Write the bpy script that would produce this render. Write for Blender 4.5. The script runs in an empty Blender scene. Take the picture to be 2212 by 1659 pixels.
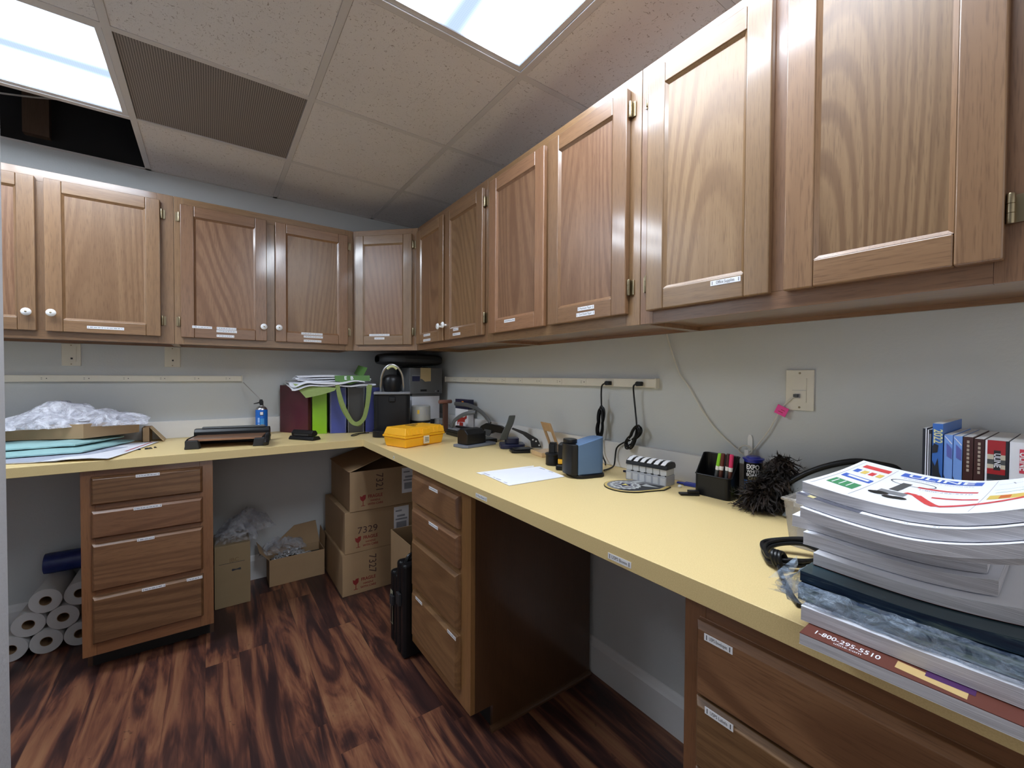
import bpy, math, random
from mathutils import Matrix, Vector, noise
random.seed(7)
S = bpy.context.scene
COL = S.collection
PI = math.pi

# ------------------------------------------------------------------ camera, world, exposure
cam_data = bpy.data.cameras.new('camera')
cam = bpy.data.objects.new('camera', cam_data)
COL.objects.link(cam)
S.camera = cam
YAW, PITCH, ROLL, FPX = 0.6214, 0.0187, 0.0054, 912.6
fw = Vector((math.sin(YAW) * math.cos(PITCH), math.cos(YAW) * math.cos(PITCH), -math.sin(PITCH)))
rt = Vector((math.cos(YAW), -math.sin(YAW), 0))
up = rt.cross(fw)
r2 = rt * math.cos(ROLL) + up * math.sin(ROLL)
u2 = up * math.cos(ROLL) - rt * math.sin(ROLL)
cam.matrix_world = Matrix(((r2.x, u2.x, -fw.x, -1.3526), (r2.y, u2.y, -fw.y, -3.0762), (r2.z, u2.z, -fw.z, 1.2794), (0, 0, 0, 1)))
cam_data.sensor_width = 36
cam_data.sensor_fit = 'HORIZONTAL'
cam_data.lens = FPX / 2212 * 36
cam_data.clip_start = 0.02
WORLD = 0.40  # ambient fill, let in through the open side behind the camera
LIGHT = 7.0            # strength of the fluorescent panels
world = bpy.data.worlds.new('world')
S.world = world
world.use_nodes = True
world.node_tree.nodes['Background'].inputs[0].default_value = (0.97, 0.98, 1.0, 1)
world.node_tree.nodes['Background'].inputs[1].default_value = WORLD
S.view_settings.view_transform = 'Standard'
S.view_settings.look = 'None'
S.view_settings.gamma = 1
S.view_settings.exposure = 1.08
S.view_settings.use_curve_mapping = False
S.cycles.max_bounces = 10
S.cycles.diffuse_bounces = 6
S.cycles.glossy_bounces = 4
S.cycles.transmission_bounces = 8
S.cycles.transparent_max_bounces = 16
S.cycles.caustics_reflective = False
S.cycles.caustics_refractive = False
S.cycles.sample_clamp_indirect = 6

# ------------------------------------------------------------------ helpers
class MB:
    def __init__(s):
        s.v = []; s.f = []; s.m = []; s.tf = Matrix.Identity(4); s.sm = []
    def at(s, loc=(0, 0, 0), rz=0, rx=0, ry=0):
        s.tf = Matrix.Translation(loc) @ Matrix.Rotation(rz, 4, 'Z') @ Matrix.Rotation(ry, 4, 'Y') @ Matrix.Rotation(rx, 4, 'X')
        return s
    def add(s, vs, fs, m=0, smooth=False):
        b = len(s.v)
        for p in vs:
            s.v.append(tuple(s.tf @ Vector(p)))
        for f in fs:
            s.f.append([b + i for i in f]); s.m.append(m); s.sm.append(smooth)
        return s
    def hexa(s, p, m=0):   # p: 4 bottom ccw (from above), 4 top
        return s.add(p, [(3, 2, 1, 0), (4, 5, 6, 7), (0, 1, 5, 4), (1, 2, 6, 5), (2, 3, 7, 6), (3, 0, 4, 7)], m)
    def box(s, x0, x1, y0, y1, z0, z1, m=0):
        return s.hexa([(x0, y0, z0), (x1, y0, z0), (x1, y1, z0), (x0, y1, z0), (x0, y0, z1), (x1, y0, z1), (x1, y1, z1), (x0, y1, z1)], m)
    def prism(s, pts, a0, a1, axis='z', m=0, smooth=False, m_end=None):
        n = len(pts)
        def P(p, a):
            return {'z': (p[0], p[1], a), 'y': (p[0], a, p[1]), 'x': (a, p[0], p[1])}[axis]
        vs = [P(p, a0) for p in pts] + [P(p, a1) for p in pts]
        side = [(i, (i + 1) % n, n + (i + 1) % n, n + i) for i in range(n)]
        s.add(vs, side, m, smooth)
        b = len(s.v) - 2 * n
        me = m if m_end is None else m_end
        s.f.append([b + i for i in reversed(range(n))]); s.m.append(me); s.sm.append(False)
        s.f.append([b + n + i for i in range(n)]); s.m.append(me); s.sm.append(False)
        return s
    def quad(s, a, b, c, d, m=0):
        return s.add([a, b, c, d], [(0, 1, 2, 3)], m)
    def lathe(s, prof, seg=24, m=0, cap=True):
        n = len(prof); vs = []
        for r, z in prof:
            for k in range(seg):
                a = 2 * PI * k / seg
                vs.append((r * math.cos(a), r * math.sin(a), z))
        fs = [(i * seg + k, i * seg + (k + 1) % seg, (i + 1) * seg + (k + 1) % seg, (i + 1) * seg + k) for i in range(n - 1) for k in range(seg)]
        s.add(vs, fs, m, True)
        b = len(s.v) - n * seg
        if cap:
            s.f.append([b + k for k in reversed(range(seg))]); s.m.append(m); s.sm.append(False)
            s.f.append([b + (n - 1) * seg + k for k in range(seg)]); s.m.append(m); s.sm.append(False)
        return s
    def tube(s, pts, r, seg=8, m=0, closed=False, flat=1.0):
        pts = [Vector(p) for p in pts]
        n = len(pts); vs = []
        ref = None
        for i, p in enumerate(pts):
            a = pts[(i - 1) % n] if (closed or i > 0) else p
            c = pts[(i + 1) % n] if (closed or i < n - 1) else p
            t = (c - a)
            t = t.normalized() if t.length > 1e-9 else Vector((0, 0, 1))
            if ref is None:
                ref = t.cross(Vector((0, 0, 1)))
                if ref.length < 0.1: ref = t.cross(Vector((1, 0, 0)))
            ref = (ref - t * ref.dot(t)).normalized()
            bn = t.cross(ref)
            rr = r[i] if isinstance(r, (list, tuple)) else r
            for k in range(seg):
                an = 2 * PI * k / seg
                vs.append(p + ref * rr * math.cos(an) + bn * rr * flat * math.sin(an))
        L = n if closed else n - 1
        fs = [(i * seg + k, i * seg + (k + 1) % seg, ((i + 1) % n) * seg + (k + 1) % seg, ((i + 1) % n) * seg + k) for i in range(L) for k in range(seg)]
        s.add([tuple(v) for v in vs], fs, m, True)
        if not closed:
            b = len(s.v) - n * seg
            s.f.append([b + k for k in reversed(range(seg))]); s.m.append(m); s.sm.append(False)
            s.f.append([b + (n - 1) * seg + k for k in range(seg)]); s.m.append(m); s.sm.append(False)
        return s
    def slab(s, fn, nu, nv, th, m=0, m_side=None, m_bot=None, smooth=True):
        """closed sheet: fn(u,v)->point of the top face, th thickness downward in z (or fn2)."""
        ms = m if m_side is None else m_side
        mb = m if m_bot is None else m_bot
        top = [[Vector(fn(i / nu, j / nv)) for j in range(nv + 1)] for i in range(nu + 1)]
        vs = [tuple(top[i][j]) for i in range(nu + 1) for j in range(nv + 1)]
        N = len(vs)
        def T(i, j):
            t = th(i / nu, j / nv) if callable(th) else th
            return Vector((0, 0, -t)) if not isinstance(t, Vector) else t
        vs += [tuple(top[i][j] + T(i, j)) for i in range(nu + 1) for j in range(nv + 1)]
        I = lambda i, j: i * (nv + 1) + j
        s.add(vs, [(I(i, j), I(i + 1, j), I(i + 1, j + 1), I(i, j + 1)) for i in range(nu) for j in range(nv)], m, smooth)
        b = len(s.v) - 2 * N
        def fa(q, mm):
            s.f.append([b + k for k in q]); s.m.append(mm); s.sm.append(False)
        for i in range(nu):
            for j in range(nv):
                s.f.append([b + N + I(i, j + 1), b + N + I(i + 1, j + 1), b + N + I(i + 1, j), b + N + I(i, j)]); s.m.append(mb); s.sm.append(smooth)
        for i in range(nu):
            fa([I(i + 1, 0), I(i, 0), N + I(i, 0), N + I(i + 1, 0)], ms)
            fa([I(i, nv), I(i + 1, nv), N + I(i + 1, nv), N + I(i, nv)], ms)
        for j in range(nv):
            fa([I(0, j), I(0, j + 1), N + I(0, j + 1), N + I(0, j)], ms)
            fa([I(nu, j + 1), I(nu, j), N + I(nu, j), N + I(nu, j + 1)], ms)
        return s
    def text(s, txt, size, org, xd, yd, m=0, align='CENTER', sx=1.0, bold=0.0, lift=0.0):
        """flat lettering; org = anchor, xd / yd = reading direction and up direction"""
        key = (txt, align, bold)
        if key not in _TX:
            cu = bpy.data.curves.new('lettering', 'FONT')
            cu.body = txt; cu.align_x = align; cu.align_y = 'CENTER'; cu.offset = bold; cu.resolution_u = 3
            ob = bpy.data.objects.new('lettering', cu)
            me = bpy.data.meshes.new_from_object(ob)
            _TX[key] = ([tuple(v.co) for v in me.vertices], [list(p.vertices) for p in me.polygons])
            bpy.data.objects.remove(ob); bpy.data.curves.remove(cu); bpy.data.meshes.remove(me)
        vs, fs = _TX[key]
        xd = Vector(xd).normalized(); yd = Vector(yd).normalized(); n = xd.cross(yd)
        o = Vector(org) + n * lift
        return s.add([tuple(o + xd * (v[0] * size * sx) + yd * (v[1] * size)) for v in vs], fs, m)
    def build(s, name, mats, parent=None, loc=(0, 0, 0), rz=0, rot=None, bevel=0, bseg=2, smooth=None, angle=40):
        me = bpy.data.meshes.new(name)
        me.from_pydata(s.v, [], s.f)
        if not isinstance(mats, (list, tuple)): mats = [mats]
        for mm in mats: me.materials.append(mm)
        me.polygons.foreach_set('material_index', [min(k, len(mats) - 1) for k in s.m])
        sm = s.sm if smooth is None else [smooth] * len(s.f)
        if bevel: sm = [True] * len(s.f)
        me.polygons.foreach_set('use_smooth', sm)
        me.update()
        if any(sm): me.set_sharp_from_angle(angle=math.radians(angle))
        o = bpy.data.objects.new(name, me)
        COL.objects.link(o)
        o.location = loc
        o.rotation_euler = rot if rot else (0, 0, rz)
        if parent: o.parent = parent
        if bevel:
            b = o.modifiers.new('bevel', 'BEVEL'); b.width = bevel; b.segments = bseg; b.limit_method = 'ANGLE'; b.angle_limit = math.radians(35)
            b.use_clamp_overlap = True
            if hasattr(b, 'harden_normals'): b.harden_normals = True
        return o
_TX = {}

def tag(o, label, cat, group=None, kind=None):
    if label: o['label'] = label
    if cat: o['category'] = cat
    if group: o['group'] = group
    if kind: o['kind'] = kind
    return o
def thing(name, label, cat, loc=(0, 0, 0), rz=0, group=None):
    o = bpy.data.objects.new(name, None)
    COL.objects.link(o)
    o.empty_display_size = 0.05
    o.location = loc; o.rotation_euler = (0, 0, rz)
    return tag(o, label, cat, group)
def struct(name, mb, mats, **k):
    o = mb.build(name, mats, **k); o['kind'] = 'structure'; return o
def dup(root, loc, rz, label=None, group=None):
    r = root.copy(); COL.objects.link(r); r.location = loc; r.rotation_euler = (0, 0, rz)
    if label: r['label'] = label
    if group: r['group'] = group
    for ch in list(root.children):
        c = ch.copy(); COL.objects.link(c); c.parent = r
        for g in ch.children:
            d = g.copy(); COL.objects.link(d); d.parent = c
    return r

# ------------------------------------------------------------------ materials
def nodes(name):
    m = bpy.data.materials.new(name); m.use_nodes = True
    nt = m.node_tree
    return m, nt, nt.nodes['Principled BSDF']
def N(nt, t, **k):
    n = nt.nodes.new(t)
    for a, b in k.items(): setattr(n, a, b)
    return n
def mixc(nt, fac, a, b, mode='MIX'):
    n = N(nt, 'ShaderNodeMix', data_type='RGBA', blend_type=mode)
    for key, val in ((0, fac), (6, a), (7, b)):
        if hasattr(val, 'is_linked') or hasattr(val, 'links'): nt.links.new(val, n.inputs[key])
        else: n.inputs[key].default_value = val if not isinstance(val, tuple) or len(val) == 4 else (*val, 1)
    return n.outputs[2]
def mathn(nt, op, a, b=None, clamp=False):
    n = N(nt, 'ShaderNodeMath', operation=op); n.use_clamp = clamp
    for key, val in ((0, a), (1, b)):
        if val is None: continue
        if hasattr(val, 'links'): nt.links.new(val, n.inputs[key])
        else: n.inputs[key].default_value = val
    return n.outputs[0]
def noise_n(nt, vec, scale, detail=3, rough=0.5, dist=0.0):
    n = N(nt, 'ShaderNodeTexNoise'); n.inputs['Scale'].default_value = scale; n.inputs['Detail'].default_value = detail
    n.inputs['Roughness'].default_value = rough; n.inputs['Distortion'].default_value = dist
    if vec is not None: nt.links.new(vec, n.inputs['Vector'])
    return n.outputs['Fac']
def mapv(nt, vec, scale=(1, 1, 1), rot=(0, 0, 0), loc=(0, 0, 0)):
    n = N(nt, 'ShaderNodeMapping'); n.inputs['Scale'].default_value = scale; n.inputs['Rotation'].default_value = rot; n.inputs['Location'].default_value = loc
    nt.links.new(vec, n.inputs['Vector']); return n.outputs[0]
def ramp(nt, fac, stops):
    n = N(nt, 'ShaderNodeValToRGB'); cr = n.color_ramp
    while len(cr.elements) < len(stops): cr.elements.new(0.5)
    for e, (p, c) in zip(cr.elements, stops):
        e.position = p; e.color = (*c, 1) if len(c) == 3 else c
    nt.links.new(fac, n.inputs[0]); return n.outputs[0]
def bump(nt, bs, h, strength=0.3, dist=0.001):
    n = N(nt, 'ShaderNodeBump'); n.inputs['Strength'].default_value = strength; n.inputs['Distance'].default_value = dist
    nt.links.new(h, n.inputs['Height']); nt.links.new(n.outputs[0], bs.inputs['Normal'])
def objcoord(nt, rnd=0.0):
    tc = N(nt, 'ShaderNodeTexCoord'); v = tc.outputs['Object']
    if rnd:
        oi = N(nt, 'ShaderNodeObjectInfo')
        cm = N(nt, 'ShaderNodeVectorMath', operation='SCALE')
        cx = N(nt, 'ShaderNodeCombineXYZ')
        a = mathn(nt, 'MULTIPLY', oi.outputs['Random'], rnd)
        b = mathn(nt, 'MULTIPLY', oi.outputs['Random'], rnd * 3.7)
        nt.links.new(a, cx.inputs[0]); nt.links.new(a, cx.inputs[1]); nt.links.new(b, cx.inputs[2])
        ad = N(nt, 'ShaderNodeVectorMath', operation='ADD')
        nt.links.new(v, ad.inputs[0]); nt.links.new(cx.outputs[0], ad.inputs[1])
        return ad.outputs[0], oi.outputs['Random']
    return v, None
def hexc(h):
    h = h.lstrip('#'); c = [int(h[i:i + 2], 16) / 255 for i in (0, 2, 4)]
    return tuple((x / 12.92 if x <= 0.04045 else ((x + 0.055) / 1.055) ** 2.4) for x in c)
_PM = {}
def plain(name, col, rough=0.5, metal=0.0, spec=0.5, var=0.06, scale=30, bmp=0.0, **kw):
    """simple procedural surface: colour broken up by a little noise"""
    if isinstance(col, str): col = hexc(col)
    key = (name)
    if key in _PM: return _PM[key]
    m, nt, bs = nodes(name)
    v, _ = objcoord(nt)
    n = noise_n(nt, v, scale, 3)
    lo = tuple(max(0, c * (1 - var)) for c in col); hi = tuple(min(1, c * (1 + var)) for c in col)
    nt.links.new(mixc(nt, n, lo, hi), bs.inputs['Base Color'])
    bs.inputs['Roughness'].default_value = rough; bs.inputs['Metallic'].default_value = metal
    bs.inputs['Specular IOR Level'].default_value = spec
    if bmp: bump(nt, bs, noise_n(nt, v, scale * 6, 2), bmp, 0.0005)
    for k, val in kw.items(): bs.inputs[k.replace('_', ' ')].default_value = val
    _PM[key] = m
    return m

def oak(name, grain='z', light=(0.250, 0.136, 0.066), dark=(0.135, 0.062, 0.027), contour=0.0, rough=0.38, vary=0.12):
    """oak: fine pores along the grain, soft bands, and (contour>0) the cathedral figure of a plywood panel"""
    m, nt, bs = nodes(name)
    v, rnd = objcoord(nt, 9.0)
    st = {'z': (1, 1, 0.045), 'x': (0.045, 1, 1), 'y': (1, 0.045, 1)}[grain]
    st2 = {'z': (1, 1, 0.16), 'x': (0.16, 1, 1), 'y': (1, 0.16, 1)}[grain]
    pores = noise_n(nt, mapv(nt, v, st), 420, 2, 0.6)
    bands = noise_n(nt, mapv(nt, v, st), 38, 4, 0.6, 0.4)
    broad = noise_n(nt, mapv(nt, v, st2), 5, 1, 0.5, 0.2)
    c = ramp(nt, bands, [(0.25, dark), (0.47, tuple((a + b) / 2 * 1.05 for a, b in zip(light, dark))), (0.62, light), (0.8, tuple(min(1, a * 1.12) for a in light))])
    c = mixc(nt, 0.55, c, (*light, 1))
    if contour:
        fld = noise_n(nt, mapv(nt, v, st2), 2.6, 1.0, 0.35, 0.1)
        w = mathn(nt, 'SINE', mathn(nt, 'MULTIPLY', fld, contour))
        wob = mathn(nt, 'ADD', mathn(nt, 'MULTIPLY', mathn(nt, 'ADD', w, 1.0), 0.55), mathn(nt, 'MULTIPLY', mathn(nt, 'SUBTRACT', bands, 0.5), 0.9))
        line = ramp(nt, wob, [(0.45, (0, 0, 0)), (1.0, (1, 1, 1))])
        gate = ramp(nt, noise_n(nt, mapv(nt, v, st2, loc=(3, 1, 5)), 5, 2), [(0.3, (0.4,) * 3), (0.65, (0.95,) * 3)])
        lf = N(nt, 'ShaderNodeRGBToBW'); nt.links.new(line, lf.inputs[0])
        gf = N(nt, 'ShaderNodeRGBToBW'); nt.links.new(gate, gf.inputs[0])
        c = mixc(nt, mathn(nt, 'MULTIPLY', lf.outputs[0], gf.outputs[0]), c, tuple(a * 0.25 + b * 0.75 for a, b in zip(light, dark)))
    pf = ramp(nt, pores, [(0.52, (0, 0, 0)), (0.68, (0.5,) * 3)])
    pb = N(nt, 'ShaderNodeRGBToBW'); nt.links.new(pf, pb.inputs[0])
    c = mixc(nt, pb.outputs[0], c, tuple(d * 0.8 for d in dark))
    tone = mixc(nt, broad, (0.95, 0.95, 0.96, 1), (1.05, 1.03, 1.0, 1))
    c = mixc(nt, 1.0, c, tone, 'MULTIPLY')
    hsv = N(nt, 'ShaderNodeHueSaturation')
    nt.links.new(c, hsv.inputs['Color'])
    nt.links.new(mathn(nt, 'ADD', mathn(nt, 'MULTIPLY', rnd, vary * 2), 1 - vary), hsv.inputs['Value'])
    nt.links.new(mathn(nt, 'ADD', mathn(nt, 'MULTIPLY', mathn(nt, 'FRACT', mathn(nt, 'MULTIPLY', rnd, 7.3)), 0.016), 0.492), hsv.inputs['Hue'])
    nt.links.new(hsv.outputs[0], bs.inputs['Base Color'])
    bs.inputs['Roughness'].default_value = rough
    bs.inputs['Coat Weight'].default_value = 0.15 if contour else 0.8
    bs.inputs['Coat Roughness'].default_value = 0.25 if contour else 0.13
    bump(nt, bs, pores, 0.12, 0.0006)
    return m
OAK_V = oak('oak_vertical_grain', 'z')
OAK_H = oak('oak_horizontal_grain', 'x')
OAK_P = oak('oak_panel', 'z', light=(0.262, 0.150, 0.076), contour=250)
OAK_D = oak('oak_drawer_front', 'x', light=(0.235, 0.12, 0.055), dark=(0.11, 0.048, 0.020), contour=190)
OAK_BV = oak('oak_base_vertical', 'z', light=(0.25, 0.12, 0.045), dark=(0.16, 0.068, 0.023))
OAK_BH = oak('oak_base_horizontal', 'x', light=(0.24, 0.115, 0.045), dark=(0.15, 0.065, 0.023))
OAK_SIDE = oak('oak_side_veneer_shaded', 'z', light=(0.085, 0.038, 0.016), dark=(0.06, 0.026, 0.01))  # dark veneer, darkened further for the shade under the worktop
BRASS = plain('antique_brass', (0.33, 0.27, 0.17), 0.32, 1.0)
KNOBM = plain('porcelain_white', (0.8, 0.8, 0.8), 0.15)
LABELW = plain('label_white', (0.86, 0.86, 0.88), 0.5, var=0.02)
INK = plain('ink_black', (0.05, 0.05, 0.055), 0.6)
INKG = plain('ink_grey', (0.33, 0.34, 0.37), 0.6)
BLACKV = plain('toe_black', (0.012, 0.01, 0.009), 0.7)

def wall_mat(name, col, sc=130, b=0.35):
    m, nt, bs = nodes(name)
    v, _ = objcoord(nt)
    n = noise_n(nt, v, 2.0, 3)
    nt.links.new(mixc(nt, n, tuple(c * 0.965 for c in col), tuple(min(1, c * 1.03) for c in col)), bs.inputs['Base Color'])
    bs.inputs['Roughness'].default_value = 0.75
    bump(nt, bs, noise_n(nt, v, sc, 4, 0.55), b, 0.0015)
    return m
WALLM = wall_mat('wall_grey_paint', (0.56, 0.58, 0.58))
WALLJ = wall_mat('wall_textured_paint', (0.46, 0.46, 0.475), 90, 0.9)
TRIMW = plain('trim_white_paint', (0.72, 0.72, 0.72), 0.45, var=0.03)

# ceiling tile: fissured mineral board
CEILT, nt, bs = nodes('ceiling_tile_board')
v, _ = objcoord(nt)
f1 = noise_n(nt, mapv(nt, v, (1, 0.42, 1), (0, 0, 0.5)), 175, 2, 0.5, 1.2)
f2 = noise_n(nt, mapv(nt, v, (0.42, 1, 1), (0, 0, 0.3)), 150, 2, 0.5, 1.0)
g = noise_n(nt, v, 7, 2)
pit = mathn(nt, 'MAXIMUM', ramp(nt, f1, [(0.665, (0,) * 3), (0.69, (1,) * 3)]), ramp(nt, f2, [(0.675, (0,) * 3), (0.70, (1,) * 3)]))
base = mixc(nt, g, (0.745, 0.715, 0.705, 1), (0.80, 0.77, 0.76, 1))
nt.links.new(mixc(nt, mathn(nt, 'MULTIPLY', pit, 0.75), base, (0.30, 0.24, 0.21, 1)), bs.inputs['Base Color'])
bs.inputs['Roughness'].default_value = 0.9
bump(nt, bs, mathn(nt, 'SUBTRACT', noise_n(nt, v, 260, 3), pit), 0.5, 0.0015)
CEILB = plain('ceiling_grid_steel', (0.66, 0.635, 0.625), 0.45, var=0.02)

# laminate planks, exotic dark red brown, running along y
FLOORM, nt, bs = nodes('laminate_planks')
tc = N(nt, 'ShaderNodeTexCoord'); v = tc.outputs['Object']
sep = N(nt, 'ShaderNodeSeparateXYZ'); nt.links.new(v, sep.inputs[0])
PW = 0.125
col = mathn(nt, 'FLOOR', mathn(nt, 'DIVIDE', sep.outputs[0], PW))
wn = N(nt, 'ShaderNodeTexWhiteNoise', noise_dimensions='1D'); nt.links.new(col, wn.inputs['W'])
yoff = mathn(nt, 'ADD', sep.outputs[1], mathn(nt, 'MULTIPLY', wn.outputs['Value'], 3.1))
row = mathn(nt, 'FLOOR', mathn(nt, 'DIVIDE', yoff, 1.2))
cc = N(nt, 'ShaderNodeCombineXYZ'); nt.links.new(col, cc.inputs[0]); nt.links.new(row, cc.inputs[1])
wn2 = N(nt, 'ShaderNodeTexWhiteNoise', noise_dimensions='3D'); nt.links.new(cc.outputs[0], wn2.inputs['Vector'])
off = N(nt, 'ShaderNodeVectorMath', operation='SCALE'); nt.links.new(wn2.outputs['Color'], off.inputs[0]); off.inputs['Scale'].default_value = 20
vv = N(nt, 'ShaderNodeVectorMath', operation='ADD'); nt.links.new(v, vv.inputs[0]); nt.links.new(off.outputs[0], vv.inputs[1])
a1 = noise_n(nt, mapv(nt, vv.outputs[0], (1, 0.125, 1)), 10, 4, 0.55, 1.8)
a2 = noise_n(nt, mapv(nt, vv.outputs[0], (1, 0.06, 1)), 70, 4, 0.6, 0.8)
a3 = noise_n(nt, mapv(nt, vv.outputs[0], (1, 0.6, 1)), 34, 3, 0.6, 2.0)
tone = mathn(nt, 'ADD', mathn(nt, 'MULTIPLY', a1, 0.80), mathn(nt, 'MULTIPLY', a2, 0.22))
tone = mathn(nt, 'ADD', tone, mathn(nt, 'MULTIPLY', mathn(nt, 'SUBTRACT', wn2.outputs['Value'], 0.5), 0.05))
fc = ramp(nt, tone, [(0.40, (0.030, 0.014, 0.014)), (0.47, (0.062, 0.025, 0.020)), (0.525, (0.130, 0.048, 0.030)), (0.585, (0.200, 0.080, 0.043)), (0.68, (0.27, 0.125, 0.063))])
knot = ramp(nt, a3, [(0.66, (0,) * 3), (0.74, (1,) * 3)])
kf = N(nt, 'ShaderNodeRGBToBW'); nt.links.new(knot, kf.inputs[0])
fc = mixc(nt, mathn(nt, 'MULTIPLY', kf.outputs[0], 0.6), fc, (0.045, 0.018, 0.014, 1))
fx = mathn(nt, 'FRACT', mathn(nt, 'DIVIDE', sep.outputs[0], PW))
fy = mathn(nt, 'FRACT', mathn(nt, 'DIVIDE', yoff, 1.2))
seam = mathn(nt, 'MAXIMUM', mathn(nt, 'LESS_THAN', fx, 0.016), mathn(nt, 'LESS_THAN', fy, 0.0012))
fc = mixc(nt, mathn(nt, 'MULTIPLY', seam, 0.35), fc, (0.03, 0.012, 0.01, 1))
nt.links.new(fc, bs.inputs['Base Color'])
bs.inputs['Roughness'].default_value = 0.36
nt.links.new(mathn(nt, 'ADD', mathn(nt, 'MULTIPLY', a2, 0.2), 0.26), bs.inputs['Roughness'])
bump(nt, bs, mathn(nt, 'SUBTRACT', mathn(nt, 'MULTIPLY', a2, 0.3), seam), 0.25, 0.0008)

# worktop laminate, pale yellow with a faint fleck
COUNTERM, nt, bs = nodes('yellow_laminate')
v, _ = objcoord(nt)
fl = noise_n(nt, v, 480, 2)
bc = mixc(nt, ramp(nt, fl, [(0.35, (0,) * 3), (0.65, (1,) * 3)]), (0.715, 0.545, 0.25, 1), (0.78, 0.605, 0.295, 1))
nt.links.new(bc, bs.inputs['Base Color']); bs.inputs['Roughness'].default_value = 0.42
BSPLASH = plain('white_laminate', (0.76, 0.755, 0.745), 0.4, var=0.02)
OUTLET = plain('ivory_plastic', (0.70, 0.66, 0.56), 0.4, var=0.03)
SLOT = plain('slot_dark', (0.03, 0.028, 0.025), 0.6)

# fluorescent panel: prismatic acrylic lit by tubes that run along the panel
def lens_mat(name, across, tubes, strength, spacing_dir):
    m, nt, bs = nodes(name)
    out = nt.nodes['Material Output']
    v, _ = objcoord(nt)
    sp = N(nt, 'ShaderNodeSeparateXYZ'); nt.links.new(v, sp.inputs[0])
    c = sp.outputs[0 if across == 'x' else 1]
    l = sp.outputs[1 if across == 'x' else 0]
    acc = None
    for t in tubes:
        d = mathn(nt, 'ABSOLUTE', mathn(nt, 'SUBTRACT', c, t))
        k = mathn(nt, 'POWER', mathn(nt, 'SUBTRACT', 1.0, mathn(nt, 'DIVIDE', d, 0.14), True), 2.0)
        acc = k if acc is None else mathn(nt, 'ADD', acc, k)
    ends = mathn(nt, 'MULTIPLY', mathn(nt, 'SUBTRACT', mathn(nt, 'ABSOLUTE', l), 0.40), 5.0, True)
    acc = mathn(nt, 'MULTIPLY', acc, mathn(nt, 'SUBTRACT', 1.0, mathn(nt, 'MULTIPLY', ends, 0.6)))
    pr = N(nt, 'ShaderNodeTexVoronoi'); pr.inputs['Scale'].default_value = 150; pr.inputs['Randomness'].default_value = 0
    nt.links.new(v, pr.inputs['Vector'])
    prs = mathn(nt, 'ADD', mathn(nt, 'MULTIPLY', pr.outputs['Distance'], 0.35), 0.82)
    st = mathn(nt, 'MULTIPLY', mathn(nt, 'MULTIPLY', mathn(nt, 'ADD', mathn(nt, 'MULTIPLY', acc, 3.2), 0.07), prs), strength)
    em = N(nt, 'ShaderNodeEmission')
    nt.links.new(mixc(nt, mathn(nt, 'MULTIPLY', acc, 1.0, True), (0.60, 0.76, 1.0, 1), (0.95, 0.98, 1.0, 1)), em.inputs['Color'])
    nt.links.new(st, em.inputs['Strength'])
    nt.links.new(em.outputs[0], out.inputs['Surface'])
    return m

# ------------------------------------------------------------------ room shell
H = 2.40
XL, YR = -2.95, -4.6
GX, GY, G = -0.3986, -0.5719, 0.6096
b = MB(); b.box(XL, 0, YR, 0, -0.05, 0)
struct('floor', b, FLOORM)
b = MB(); b.box(XL - 0.1, 0.1, 0, 0.1, 0, 2.404)
struct('wall_back', b, WALLM)
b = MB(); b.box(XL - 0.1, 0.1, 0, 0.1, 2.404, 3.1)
struct('wall_back', b, plain('void_shade_dark', (0.012, 0.011, 0.011), 0.9))  # near-black colour stands in for the shade above the ceiling
b = MB(); b.box(0, 0.1, YR - 0.1, 0, 0, 3.1)
struct('wall_right', b, WALLM)
b = MB(); b.box(XL - 0.1, XL, YR - 0.1, 0, 0, 3.1)
struct('wall_left', b, WALLM)
# front wall left out so world light fills the room from behind the camera
b = MB(); b.box(XL, 0, YR - 0.1, YR, H + 0.03, 3.1)  # unseen bulkhead, added to keep world light out of the ceiling void
struct('bulkhead_light_block', b, WALLM)
b = MB(); b.box(XL, -1.632, -2.115, -2.0, 0, H - 0.002)
struct('wall_partition', b, WALLJ, bevel=0.006)
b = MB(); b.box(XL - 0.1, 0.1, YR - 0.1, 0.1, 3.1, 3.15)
struct('ceiling_deck', b, plain('void_shade_dark', (0.012, 0.011, 0.011), 0.9))
# suspended ceiling: tees and tiles in one structure, with the open bay and the bays of the lights left out
b = MB()
xs = [GX - i * G for i in range(0, 5)]
ys = [GY - j * G for j in range(0, 7)]
for x in xs:
    if x > XL: b.box(x - 0.012, x + 0.012, YR, 0, H, H + 0.03, 1)
for y in ys:
    if y > YR: b.box(XL, 0, y - 0.012, y + 0.012, H + 0.0004, H + 0.03, 1)
b.box(XL, 0, -0.022, 0, H, H + 0.003, 1); b.box(XL, 0, YR, YR + 0.022, H, H + 0.003, 1)
b.box(-0.022, 0, YR, 0, H, H + 0.003, 1); b.box(XL, XL + 0.022, YR, 0, H, H + 0.003, 1)
bx = [0] + xs + [XL]; by = [0] + ys + [YR]
skip = {(3, 0), (4, 0), (3, 1), (4, 1), (1, 3), (1, 4), (2, 1)}
for i in range(len(bx) - 1):
    for j in range(len(by) - 1):
        x1, x0 = bx[i], bx[i + 1]; y1, y0 = by[j], by[j + 1]
        if (i, j) in skip or x1 - x0 < 0.03: continue
        e = 0.014
        # tegular tile: its face drops a little below the flange it rests on
        b.box(x0 + e, x1 - e, y0 + e, y1 - e, H + 0.0015, H + 0.02, 0)
        b.box(x0 + 0.001, x1 - 0.001, y0 + 0.001, y1 - 0.001, H + 0.0035, H + 0.02, 0)
struct('ceiling', b, [CEILT, CEILB])
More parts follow.
